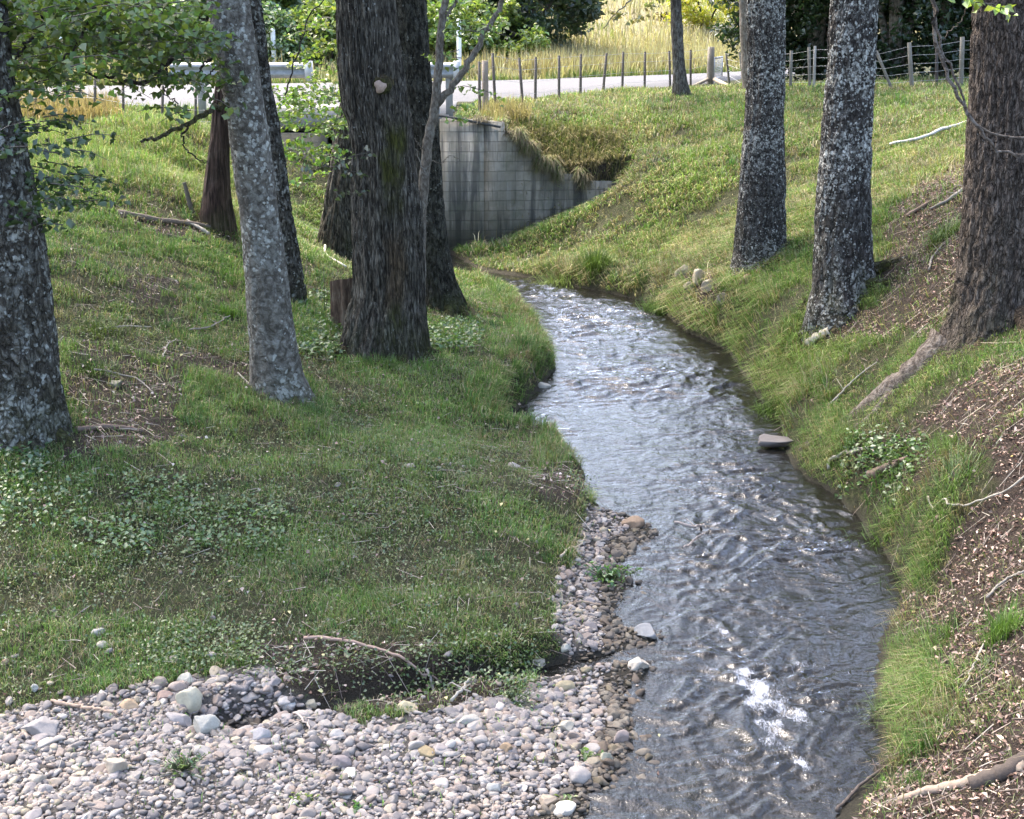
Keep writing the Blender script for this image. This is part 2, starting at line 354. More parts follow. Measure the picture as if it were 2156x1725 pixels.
G_POLY = [(-4000, 1500), (0, 1492), (120, 1482), (300, 1428), (420, 1418), (560, 1425), (690, 1475), (780, 1510), (900, 1498), (970, 1468), (1100, 1460), (1160, 1440), (1190, 1400), (1170, 1340), (1165, 1290), (1200, 1220), (1212, 1150), (1240, 1085), (1262, 1060), (1340, 1080), (1420, 1120), (1420, 2600), (-4000, 2600)]
L_POLY = [(4000, 700), (2150, 745), (1990, 800), (1900, 870), (2060, 960), (2110, 1010), (2030, 1110), (1965, 1200), (1955, 1330), (1975, 1450), (1910, 1580), (1830, 1660), (1740, 1760), (1500, 2600), (4000, 2600)]
D_POLYS = [[(1870, 1230), (1990, 1240), (1960, 1340), (1850, 1370)], [(1140, 990), (1240, 1000), (1250, 1050), (1140, 1040)], [(1790, 930), (1920, 900), (1960, 1010), (1830, 1040)], [(470, 1390), (620, 1362), (760, 1368), (900, 1385), (1060, 1395), (1130, 1440), (1000, 1470), (900, 1497), (700, 1478), (560, 1430)], [(1090, 286), (1180, 300), (1290, 340), (1310, 392), (1200, 372), (1130, 342)], [(2060, 300), (1940, 370), (1885, 450), (1862, 560), (1880, 640), (1880, 700), (2010, 715), (2060, 600)],
           [(140, 740), (260, 745), (400, 780), (370, 880), (330, 940), (150, 955)], [(270, 590), (350, 588), (355, 630), (280, 630)],
           [(300, 735), (450, 740), (620, 800), (620, 845), (500, 820), (380, 770)], [(220, 445), (420, 470), (510, 500), (490, 520), (380, 500), (230, 470)],
           [(1480, 560), (1560, 590), (1560, 650), (1500, 660), (1430, 590)], [(1700, 640), (1900, 640), (1880, 720), (1740, 730)]]
def geo(a, b, s0, g):
    r = []; s = s0; x = a
    while x < b: r.append(x); x += s; s *= g
    return r + [b]
XS = np.array([-v for v in geo(10, 600, .1, 1.16)][::-1] + list(np.arange(-9.95, 9.96, 0.055)) + geo(10, 600, .1, 1.16))
YS = np.array([-v for v in geo(-4, 70, .15, 1.18)][::-1] + list(np.arange(4.06, 14, 0.055)) + list(np.arange(14, 32, 0.075)) + list(np.arange(32, 56, .25)) + geo(56, 900, .3, 1.1))
GX, GY = np.meshgrid(XS, YS)
GZ = height(GX, GY)
def hz(x, y):
    x = np.asarray(x, float); y = np.asarray(y, float)
    i = np.clip(np.searchsorted(XS, x) - 1, 0, len(XS) - 2); j = np.clip(np.searchsorted(YS, y) - 1, 0, len(YS) - 2)
    u = np.clip((x - XS[i]) / (XS[i + 1] - XS[i]), 0, 1); v = np.clip((y - YS[j]) / (YS[j + 1] - YS[j]), 0, 1)
    return (GZ[j, i] * (1 - u) + GZ[j, i + 1] * u) * (1 - v) + (GZ[j + 1, i] * (1 - u) + GZ[j + 1, i + 1] * u) * v
def hit(px, py):
    d = np.array(ray(px, py)); t = np.arange(5, 60, 0.02)
    P = d[None, :] * t[:, None] + np.array([0, 0, CZ]); k = np.argmax(P[:, 2] < hz(P[:, 0], P[:, 1]))
    return P[k]
def zones(x, y, z=None):
    if z is None: z = hz(x, y)
    px, py = project(x, y, z)
    qx = px + vn2(x * 2.2, y * 2.2, 41) * 28 + vn2(x * 8, y * 8, 43) * 12; qy = py + vn2(x * 2.2, y * 2.2, 42) * 20 + vn2(x * 8, y * 8, 44) * 9
    near = (y > 2) & (y < 31)
    g = inpoly(qx, qy, G_POLY) & (y < 18); l = inpoly(qx, qy, L_POLY) & (y < 16)
    dirt = np.zeros(np.shape(x), bool)
    for p in D_POLYS: dirt |= inpoly(qx, qy, p)
    return g & near, l & near, dirt & near, px, py

zg, zl, zd, gpx, gpy = zones(GX.ravel(), GY.ravel(), GZ.ravel())
yfar = np.interp(GX.ravel(), [p[0] for p in ROAD_FAR], [p[1] for p in ROAD_FAR])
wet = sstep(0.10, 0.0, GZ.ravel()) * (GY.ravel() < 40)
hill = sstep(1.0, 9.0, GY.ravel() - yfar)
gcol = np.stack([np.maximum(zl, zd * 0.85), zg * 1.0, wet], 1)
def grid_faces(nx, ny):
    j = np.arange(ny - 1)[:, None] * nx; i = np.arange(nx - 1)[None, :]
    return np.stack([j + i, j + i + 1, j + nx + i + 1, j + nx + i], -1).reshape(-1, 4)
m, nt, out = nmat('ground_soil')
a = N(nt, 'ShaderNodeAttribute', attribute_name='Col'); sep = N(nt, 'ShaderNodeSeparateColor'); nt.links.new(a.outputs[0], sep.inputs[0])
v = mapping(nt); n1 = noise(nt, v, 14, 6, .7); n2 = noise(nt, v, 1.2, 4); n3 = noise(nt, v, 75, 6, .8)
n9 = mth(nt, 'ADD', mth(nt, 'MULTIPLY', n1.outputs[0], .5), mth(nt, 'MULTIPLY', n3.outputs[0], .5))
turf = ramp(nt, n9, [(.36, (.016, .015, .008)), (.5, (.044, .048, .020)), (.64, (.12, .105, .06))]).outputs[0]
soil = ramp(nt, n3.outputs[0], [(.36, (.018, .013, .010)), (.52, (.055, .040, .031)), (.68, (.14, .105, .082))]).outputs[0]
grv = ramp(nt, n3.outputs[0], [(.3, (.06, .05, .043)), (.7, (.2, .18, .16))]).outputs[0]
c = mixc(nt, sep.outputs[0], turf, soil); c = mixc(nt, sep.outputs[1], c, grv)
bed = ramp(nt, n3.outputs[0], [(.3, (.025, .022, .016)), (.7, (.075, .065, .048))]).outputs[0]
c = mixc(nt, sep.outputs[2], c, bed)
dry = ramp(nt, n1.outputs[0], [(.3, (.20, .165, .095)), (.7, (.33, .285, .175))]).outputs[0]
n5 = noise(nt, v, .12, 4); dry = mixc(nt, ramp(nt, n5.outputs[0], [(.42, (0, 0, 0)), (.62, (1, 1, 1))]).outputs[0], dry, (.21, .20, .095))
ah = N(nt, 'ShaderNodeAttribute', attribute_name='hill'); c = mixc(nt, ah.outputs['Fac'], c, dry)
finish(nt, out, c, .95, n3.outputs[0], .9, .06, .15); M_GROUND = m
ground = mesh_np('ground', np.stack([GX.ravel(), GY.ravel(), GZ.ravel()], 1), [grid_faces(len(XS), len(YS))], M_GROUND, gcol, True)
hat = ground.data.attributes.new('hill', 'FLOAT', 'POINT'); hat.data.foreach_set('value', hill.astype(np.float32))
tag(ground, kind='structure')

# ------------------------------------------------------------------ road
m, nt, out = nmat('pale_chip_seal'); v = mapping(nt); n1 = noise(nt, v, 30, 5, .7); n2 = noise(nt, v, .8, 4)
c = mixc(nt, n2.outputs[0], ramp(nt, n1.outputs[0], [(.3, (.07, .068, .071)), (.7, (.145, .141, .146))]).outputs[0], (.12, .117, .117))
finish(nt, out, c, .9, n1.outputs[0], .5, .02, .2); M_ROAD = m
def resample(P, n):
    P = np.array(P, float); t = np.r_[0, np.cumsum(np.hypot(*np.diff(P, axis=0).T))]; u = np.linspace(0, t[-1], n)
    return np.stack([np.interp(u, t, P[:, 0]), np.interp(u, t, P[:, 1])], 1)
ra, rb = resample(ROAD_NEAR, 90), resample(ROAD_FAR, 90); V = []
for k in range(9):
    f = k / 8; q = ra * (1 - f) + rb * f
    V.append(np.c_[q, np.full(len(q), 2.80 + 0.09 * np.sin(np.pi * f) - (0.22 if k in (0, 8) else 0))])
tag(mesh_np('road', np.vstack(V), [grid_faces(90, 9)], M_ROAD, None, True), kind='structure')

# ------------------------------------------------------------------ water
cx = np.interp(np.arange(-25, 37.6, .5), *zip(*sorted([(-25, .9), (1, 1.0), (5, 1.1), (7.4, 1.2), (8.8, 1.55), (11, 1.9), (13, 1.8), (15, 1.5), (18.5, 1.8), (20, 1.7), (22, 1.2), (24, .6), (25.5, 0), (27, -.9), (29, -1.9), (37, -2.6)])))
def flowx(y): return np.interp(y, np.arange(-25, 37.6, .5), cx)
ny = 1050; ys = np.r_[np.arange(-6, 5, .12), 5 + np.cumsum(np.linspace(.017, .036, ny))]; ys = ys[ys < 36]
us = np.linspace(-3.1, 2.3, 216)
def water_grid(ys, us):
    U, Y = np.meshgrid(us, ys); X = flowx(Y) + U
    return X, Y
X, Y = water_grid(ys, us)
def waves(x, y):
    wx_ = x + .14 * vn2(x * 2.0, y * 1.6, 55) + .05 * vn2(x * 5, y * 4, 57); wy_ = y + .20 * vn2(x * 1.7, y * 1.7, 56) + .09 * vn2(x * 4.5, y * 3.5, 58)
    a_ = wy_ - .38 * wx_; b_ = wx_ + .38 * wy_                      # crests run across the current, drawn out downstream on the right
    rg = lambda n: (1 - np.abs(n)) ** 2
    w1 = rg(vn2(b_ * 1.9, a_ * 4.2, 60)); w2 = rg(vn2(b_ * 4.2, a_ * 8.0, 61)); w3 = rg(vn2(b_ * 9, a_ * 15, 62)); w4 = vn2(x * 22, y * 27, 63)
    calm = (0.28 + 0.72 * sstep(-.45, .5, fbm2(x * .8, y * .5, 64, 3))) * (1 - .10 * sstep(13, 17, y))
    nf = sstep(16, 10, y); w5 = vn2(b_ * 6, a_ * 9, 66)
    h = (.040 * (1 - .55 * nf) * w1 + .024 * w2 + (.011 + .006 * nf) * w3 + .006 * nf * w5 + .0036 * w4) * calm
    rap = np.exp(-((y - 8.9) / 1.5) ** 2) * np.exp(-((x - 1.75) / .75) ** 2) + .5 * np.exp(-((y - 11.6) / 1.6) ** 2) * np.exp(-((x - 2.1) / .9) ** 2)
    return h - .02 + rap * (.022 * w2 + .016 * w3), rap
Z, rap = waves(X, Y)
GZw = hz(X, Y)
inw = inpoly(X, Y, WATER) | (segdist(X, Y, WATER, True) < .25)
near_d = segdist(X, Y, DITCH) < .5
dpth = -GZw
Z = Z * np.clip(.35 + dpth * 5, .25, 1)
keep = (inw & (GZw < .06))
f = grid_faces(X.shape[1], X.shape[0]); f = f[keep.ravel()[f].any(1)]
FO = [atz(*p, 0) + (r,) for *p, r in ((1605, 1480, .20), (1640, 1495, .19), (1610, 1450, .15), (1580, 1430, .10), (1585, 1500, .12), (1690, 1606, .06), (1540, 1330, .07), (1570, 1322, .06), (1790, 1070, .05))]
foam = np.zeros_like(X)
for fx, fy_, r in FO:
    foam = np.maximum(foam, np.exp(-(((X - fx + .08 * vn2(X * 7, Y * 4, 91)) / (r * .8)) ** 2 + ((Y - fy_ + .15 * vn2(X * 6, Y * 5, 92)) / (r * 1.35)) ** 2)))
foam = np.clip(foam * .9 * (.75 + .8 * vn2(X * 14, Y * 9, 70)), 0, 1) + .45 * np.clip(rap, 0, 1) * sstep(.45, .85, vn2(X * 9 + Y * 3, Y * 8, 71))
idx = np.full(X.size, -1); used = np.unique(f); idx[used] = np.arange(len(used))
m, nt, out = nmat('stream_water')
v = mapping(nt, (1, .7, 1)); n1 = noise(nt, v, 9, 4, .6, .6); n2 = noise(nt, v, 34, 3, .6, .3)
bp = N(nt, 'ShaderNodeBump', i_Strength=1.0, i_Distance=.014); nt.links.new(mth(nt, 'ADD', n1.outputs[0], mth(nt, 'MULTIPLY', n2.outputs[0], .35)), bp.inputs['Height'])
fr = N(nt, 'ShaderNodeFresnel', i_IOR=1.42); nt.links.new(bp.outputs[0], fr.inputs['Normal'])
gl = N(nt, 'ShaderNodeBsdfGlossy', i_Roughness=.02); nt.links.new(bp.outputs[0], gl.inputs['Normal']); gl.inputs[0].default_value = (1, 1, 1, 1)
tr = N(nt, 'ShaderNodeBsdfTransparent'); tr.inputs[0].default_value = (.36, .34, .27, 1)
dm = N(nt, 'ShaderNodeBsdfDiffuse'); dm.inputs[0].default_value = (.026, .025, .022, 1)
body = N(nt, 'ShaderNodeMixShader', i_0=.35); nt.links.new(tr.outputs[0], body.inputs[1]); nt.links.new(dm.outputs[0], body.inputs[2])
mx = N(nt, 'ShaderNodeMixShader'); nt.links.new(fr.outputs[0], mx.inputs[0]); nt.links.new(body.outputs[0], mx.inputs[1]); nt.links.new(gl.outputs[0], mx.inputs[2])
fo = N(nt, 'ShaderNodeBsdfDiffuse'); fo.inputs[0].default_value = (.42, .43, .46, 1)
a = N(nt, 'ShaderNodeAttribute', attribute_name='Col'); vf = mapping(nt, (1.6, .55, 1)); n3 = noise(nt, vf, 30, 6, .8, 1.0)
n3b = noise(nt, vf, 120, 3, .7)
fm = ramp(nt, mth(nt, 'ADD', mth(nt, 'ADD', a.outputs[0], mth(nt, 'MULTIPLY', mth(nt, 'SUBTRACT', n3b.outputs[0], .5), .9)), mth(nt, 'MULTIPLY', mth(nt, 'SUBTRACT', n3.outputs[0], .5), 2.2)), [(.34, (0, 0, 0)), (1.02, (.92, .92, .92))]).outputs[0]
m2 = N(nt, 'ShaderNodeMixShader'); nt.links.new(fm, m2.inputs[0]); nt.links.new(mx.outputs[0], m2.inputs[1]); nt.links.new(fo.outputs[0], m2.inputs[2])
nt.links.new(m2.outputs[0], out.inputs[0]); M_WATER = m
WV = [np.stack([X.ravel(), Y.ravel(), Z.ravel()], 1)[used]]; WF = [idx[f]]; WC = [np.repeat(np.clip(foam.ravel()[used], 0, 1)[:, None], 3, 1)]
# the ditch behind the gravel bar, same sheet of water
dx, dy = np.meshgrid(np.arange(-2.6, .9, .03), np.arange(8.2, 10.6, .03))
dk = (segdist(dx, dy, DITCH) < .42) & (hz(dx, dy) < .03) & ~(inpoly(dx, dy, WATER) | (segdist(dx, dy, WATER, True) < .25))
f = grid_faces(dx.shape[1], dx.shape[0]); f = f[dk.ravel()[f].all(1)]
used = np.unique(f); idx = np.full(dx.size, -1); idx[used] = np.arange(len(used)) + len(WV[0])
WV.append(np.stack([dx.ravel(), dy.ravel(), -.012 + .002 * vn2(dx.ravel() * 9, dy.ravel() * 9, 3)], 1)[used]); WF.append(idx[f]); WC.append(np.zeros((len(used), 3)))
tag(mesh_np('water', np.vstack(WV), [np.vstack(WF)], M_WATER, np.vstack(WC), True), kind='structure')

# ------------------------------------------------------------------ stones and gravel
def ico(sub):
    bm = bmesh.new(); bmesh.ops.create_icosphere(bm, subdivisions=sub, radius=1.0)
    V = np.array([v.co[:] for v in bm.verts]); T = np.array([[v.index for v in f.verts] for f in bm.faces]); bm.free(); return V, T
I2, I3, I4 = ico(2), ico(3), ico(4)
def rock_shape(base, r, nplanes=7, lo=.55, hi=.9, bump=.05):
    V = base[0].copy()
    for _ in range(nplanes):
        n = r.normal(size=3); n /= np.linalg.norm(n); d = r.uniform(lo, hi)
        e = np.maximum(0, V @ n - d); V -= e[:, None] * n
    V *= (1 + bump * vn(V[:, 0] * 2 + 9, V[:, 1] * 2, V[:, 2] * 2, int(r.integers(999))))[:, None]
    return V / np.abs(V).max(0)
STC = [(.36, .33, .31), (.30, .28, .28), (.40, .38, .36), (.24, .225, .23), (.42, .37, .32), (.36, .30, .26), (.46, .44, .42), (.20, .19, .195), (.33, .28, .25), (.40, .36, .28)]
STC = np.array(STC) * np.array([.64, .59, .535])
def rotm(r, tilt=.5):
    az = r.uniform(0, 6.283); a, b = r.normal(0, tilt, 2)
    cz, sz = math.cos(az), math.sin(az); Rz = np.array([[cz, -sz, 0], [sz, cz, 0], [0, 0, 1]])
    Rx = np.array([[1, 0, 0], [0, math.cos(a), -math.sin(a)], [0, math.sin(a), math.cos(a)]]); Ry = np.array([[math.cos(b), 0, math.sin(b)], [0, 1, 0], [-math.sin(b), 0, math.cos(b)]])
    return Rz @ Rx @ Ry
VAR2 = [rock_shape(I2, rng, 5) for _ in range(24)]; VAR3 = [rock_shape(I3, rng, 7, .5, .85) for _ in range(14)]
def gravel_field():
    Vs = []; Ts = []; Cs = []; n = 0
    def put(xs, ys, ss, sink, wetk):
        nonlocal n
        zs = hz(xs, ys)
        for x, y, z, s in zip(xs, ys, zs, ss):
            big = s > .034
            V = (VAR3 if big else VAR2)[int(rng.integers(14 if big else 24))]; T = (I3 if big else I2)[1]
            dims = s * np.array([rng.uniform(.85, 1.35), rng.uniform(.65, 1.0), rng.uniform(.38, .72)])
            P = (V * dims) @ rotm(rng, .28).T + np.array([x, y, z + dims[2] * sink])
            c = STC[rng.choice(10, p=[.15, .14, .12, .11, .09, .08, .1, .09, .07, .05])] * rng.uniform(.72, 1.25)
            if wetk or z < .02: c = c * .42 * np.array([1, .95, .82])
            Vs.append(P); Ts.append(T + n); Cs.append(np.broadcast_to(c, P.shape)); n += len(P)
    def cand(cnt, x0, x1, y0, y1, wpow=1):
        x = rng.uniform(x0, x1, cnt); y = rng.uniform(y0, y1, cnt); return x, y
    # bar in the foreground and the spit up the left water edge
    x, y = cand(92000, -4.6, 1.5, 6.2, 14.2); g, _, _, px, py = zones(x, y); z = hz(x, y)
    k = g & (z > -.05) & (z < .22) & (rng.random(len(x)) < np.where(py > 1440, 1.0, .62)) & (px > -160)
    x, y, px, py = x[k], y[k], px[k], py[k]; srt = fbm2(x * 1.1, y * 1.6, 96, 3); k = rng.random(len(x)) < np.clip(.98 - .12 * (srt < -.35), 0, 1); x, y, srt, py = x[k], y[k], srt[k], py[k]
    s = np.clip(np.exp(rng.normal(math.log(.0155), .48, len(x))) * np.clip(1 + .45 * srt + .12 * (py < 1580), .75, 1.4), .007, .055)
    put(x, y, s, .35, False)
    # scattered in the bank edge and on the stream bed
    x, y = cand(4500, -.6, 3.6, 6.8, 26); z = hz(x, y); k = (z < -.07) & inpoly(x, y, WATER)
    x, y = x[k], y[k]; put(x, y, np.clip(np.exp(rng.normal(math.log(.032), .4, len(x))), .015, .07), .2, True)
    x, y = cand(2600, -4.8, 1, 8.2, 13.5); g, l, _, px, py = zones(x, y); k = ~g & (hz(x, y) > .03) & (rng.random(len(x)) < np.where(py > 1380, .45, .05))
    x, y = x[k], y[k]; put(x, y, np.clip(np.exp(rng.normal(math.log(.018), .4, len(x))), .01, .045), .4, False)
    return mesh_np('gravel', np.vstack(Vs), [np.vstack(Ts)], M_STONE, np.vstack(Cs), False)
tag(gravel_field(), 'pale grey and tan river gravel of the bar beside the stream', 'gravel', kind='stuff')
STONES = [  # px, py(base), width px, height px, colour, label, angular
    (85, 1550, 105, 46, (.30, .29, .31), 'smooth bluish grey boulder lying at the left end of the gravel bar'),
    (395, 1490, 62, 66, (.50, .48, .40), 'upright cream angular stone at the back of the gravel bar'),
    (392, 1440, 46, 30, (.55, .53, .48), 'white pointed stone just behind the upright cream stone'),
    (430, 1545, 70, 52, (.42, .42, .41), 'flat grey angular slab stone beside the ditch'),
    (608, 1490, 56, 36, (.46, .46, .48), 'pale bluish white block on the far side of the ditch'),
    (548, 1560, 62, 40, (.34, .34, .38), 'blue grey wedge stone at the ditch front edge'),
    (275, 1496, 56, 26, (.44, .33, .23), 'long tan orange stone behind the bar'),
    (345, 1478, 40, 30, (.30, .22, .20), 'rounded purplish brown stone left of the upright cream stone'),
    (375, 1530, 70, 40, (.36, .34, .36), 'tilted lilac grey stone in front of the cream stone'),
    (655, 1492, 34, 28, (.46, .42, .34), 'small tan cube stone right of the bluish white block'),
    (240, 1632, 56, 50, (.42, .37, .32), 'broad pinkish tan stone sunk in the middle of the gravel'),
    (830, 1545, 62, 20, (.34, .30, .27), 'long low brown stone on the gravel crest'),
    (857, 1500, 50, 28, (.46, .42, .30), 'yellowish pointed stone at the crest of the gravel bar'),
    (900, 1590, 48, 26, (.40, .32, .20), 'golden brown stone beside a grey-green patch of gravel'),
    (730, 1640, 44, 26, (.58, .56, .53), 'bright white rounded stone below the purple grey one'),
    (715, 1620, 54, 36, (.26, .23, .25), 'dark purple grey stone behind the bright white one'),
    (1345, 1412, 52, 46, (.50, .47, .44), 'pale faceted stone standing at the water edge'),
    (1363, 1342, 62, 34, (.30, .31, .34), 'blue grey split stone at the edge of the current'),
    (1185, 1455, 58, 28, (.35, .31, .22), 'mossy tan stone in the mouth of the ditch'),
    (1132, 1400, 38, 24, (.52, .47, .42), 'cream block stone resting on the grass by the ditch mouth'),
    (1190, 1372, 34, 20, (.48, .48, .45), 'pale flat-topped stone where grass meets the spit'),
    (1275, 1612, 36, 54, (.50, .48, .40), 'tall cream stone near the water side of the bar'),
    (1215, 1648, 66, 40, (.36, .34, .35), 'long lilac grey stone sloping to the water'),
    (1185, 1720, 74, 30, (.52, .51, .50), 'large white flat stone at the bottom of the photo'),
    (1308, 1568, 46, 44, (.33, .28, .28), 'brown mauve stone at the right rim of the bar'),
    (1190, 1540, 46, 26, (.48, .45, .40), 'pale wedge stone amid the right part of the bar'),
    (1150, 1700, 54, 30, (.37, .31, .26), 'rounded brown stone near the bottom edge'),
    (1065, 1590, 36, 34, (.34, .25, .17), 'rusty brown egg-shaped stone on the bar'),
    (1040, 1670, 36, 32, (.55, .54, .53), 'white egg-shaped stone on the lower bar'),
    (205, 1340, 34, 22, (.38, .38, .38), 'grey stone lying alone in the left grass'),
    (215, 1366, 28, 20, (.44, .41, .36), 'cream stone just below the grey one in the grass'),
    (9, 1400, 20, 20, (.34, .25, .20), 'brown stone in the grass at the left photo edge'),
    (73, 1456, 18, 22, (.45, .45, .46), 'small pale stone in the grass above the bluish boulder'),
    (1145, 820, 34, 22, (.42, .42, .40), 'pale rounded stone against the left bank upstream'),
    (1192, 800, 40, 14, (.16, .16, .16), 'dark wet stone in the water off the left bank'),
    (1243, 978, 44, 14, (.13, .13, .14), 'dark flat stone breaking the water beside the grass tuft'),
    (1082, 985, 30, 14, (.42, .40, .40), 'pale flake of stone on the grass near the tuft'),
    (1330, 1110, 62, 24, (.26, .19, .14), 'brown slab on the point of the gravel spit'),
    (1232, 1418, 34, 22, (.28, .25, .18), 'brownish stone lying in the shallow ditch outflow'),
    (978, 1530, 70, 30, (.40, .39, .38), 'low grey stone on the right of the gravel crest'),
    (242, 815, 44, 22, (.24, .24, .20), 'mossy half-buried stone on the shaded left slope'),
    (70, 1650, 48, 26, (.44, .40, .36), 'pale tan stone in the lower left gravel'),
    (1440, 582, 42, 38, (.44, .40, .33), 'pale flat stone half buried at the far right bend'),
    (1474, 596, 50, 46, (.47, .43, .36), 'largest pale stone of the pile at the far right bend'),
    (1494, 612, 38, 34, (.40, .36, .31), 'pale stone just below the largest one of the far bend pile'),
    (1452, 616, 40, 34, (.36, .33, .27), 'dull tan stone lowest in the far bend pile nearest the water'),
    (1575, 610, 50, 46, (.34, .24, .19), 'reddish crumbly stone below the left speckled trunk'),
    (1522, 638, 32, 32, (.40, .36, .31), 'small pale stone between the far bend pile and the right speckled trunk'),
    (500, 1600, 50, 26, (.30, .27, .27), 'dark mauve stone left of centre in the gravel'),
]
for i, (px, py, w, h, c, lab) in enumerate(STONES):
    p = hit(px, py); rr = np.random.default_rng(100 + i)
    sc_ = np.linalg.norm(p - np.array([0, 0, CZ])) / F
    hw = w * sc_ * .45; hh = h * sc_ * .52
    V = rock_shape(I4, rr, 9, .5, .85, .06)
    V = V + .03 * np.stack([vn(V[:, 0] * 5, V[:, 1] * 5, V[:, 2] * 5, k) for k in (1, 2, 3)], 1)
    V = (V * np.array([hw, hw * rr.uniform(.65, .9), hh]))
    a = rr.normal(0, .22); V = V @ np.array([[math.cos(a), 0, math.sin(a)], [0, 1, 0], [-math.sin(a), 0, math.cos(a)]])
    o = p + np.array([0, hw * .4, hh * .30])
    tag(mesh_np('stone', V + o, [I4[1]], M_STONE, np.broadcast_to(np.array(c) * np.array([.72, .67, .575]), V.shape), False, None, o), lab, 'stone', 'single stones about the gravel bar and banks')
# flat rock at right bank
p = hit(1628, 944); V = rock_shape(I4, np.random.default_rng(5), 16, .42, .7, .08) * np.array([.25, .19, .07]); V[:, 2] += V[:, 0] * .05
o = np.array([atz(1628, 935, .03)[0], atz(1628, 935, .03)[1], .05])
tag(mesh_np('stone', V + o, [I4[1]], M_STONE, np.broadcast_to(np.array([.105, .092, .086]), V.shape), False, None, o), 'flat pinkish grey slab jutting from the right bank over the water', 'stone', 'single stones about the gravel bar and banks')

# ------------------------------------------------------------------ trees
def leaf_mesh_data(P, size, C, up=.5, r=rng, asp=.6):
    n = len(P); size = np.broadcast_to(size, (n,))
    nrm = r.normal(size=(n, 3)); nrm[:, 2] = np.abs(nrm[:, 2]) + up; nrm /= np.linalg.norm(nrm, axis=1)[:, None]
    d = r.normal(size=(n, 3)); d -= (d * nrm).sum(1)[:, None] * nrm; d /= np.linalg.norm(d, axis=1)[:, None]
    s = np.cross(nrm, d); L = size[:, None]
    fold = .18
    V = np.stack([P - d * L * .5, P - d * L * .08 + s * L * asp * .5 + nrm * L * fold, P + d * L * .5 - nrm * L * .1, P - d * L * .08 - s * L * asp * .5 + nrm * L * fold], 1).reshape(-1, 3)
    b = np.arange(n)[:, None] * 4
    T = np.concatenate([b + [0, 2, 1], b + [0, 3, 2]])
    return V, T, np.repeat(C, 4, 0)
def leafcols(n, base, var=.3, yel=.15, r=rng):
    C = np.array(base)[None, :] * r.uniform(1 - var, 1 + var, (n, 1))
    C[:, 0] *= 1 + r.uniform(-.1, 1, n) * yel * 2; return np.clip(C, .003, .8)
def clumps(r, cen, rad, nc, npc, crad, shell=.55):
    d = r.normal(size=(nc, 3)); d /= np.linalg.norm(d, axis=1)[:, None]; q = r.uniform(shell, 1, (nc, 1)) ** .5
    c = np.array(cen) + d * q * np.array(rad)
    k = r.integers(nc, size=nc * npc)
    off = r.normal(size=(len(k), 3)); off *= (r.uniform(0, 1, len(k)) ** .4 / np.linalg.norm(off, axis=1))[:, None] * crad * r.uniform(.6, 1.3, nc)[k][:, None]
    off[:, 2] *= .55
    return c[k] + off, k
# shared crown mesh for the trees whose crowns are above the picture
rc = np.random.default_rng(4)
P, k = clumps(rc, (0, 0, 0), (2.7, 2.7, 2.3), 52, 60, .7, .2)
cv = rc.uniform(.75, 1.3, 52)[k][:, None]
V, T, C = leaf_mesh_data(P, rc.uniform(.14, .24, len(P)), leafcols(len(P), (.045, .085, .02), .25, .2, rc) * cv, .4, rc)
crown_src = mesh_np('crown', V, [T], M_LEAF, C); crown_me = crown_src.data; bpy.data.objects.remove(crown_src)

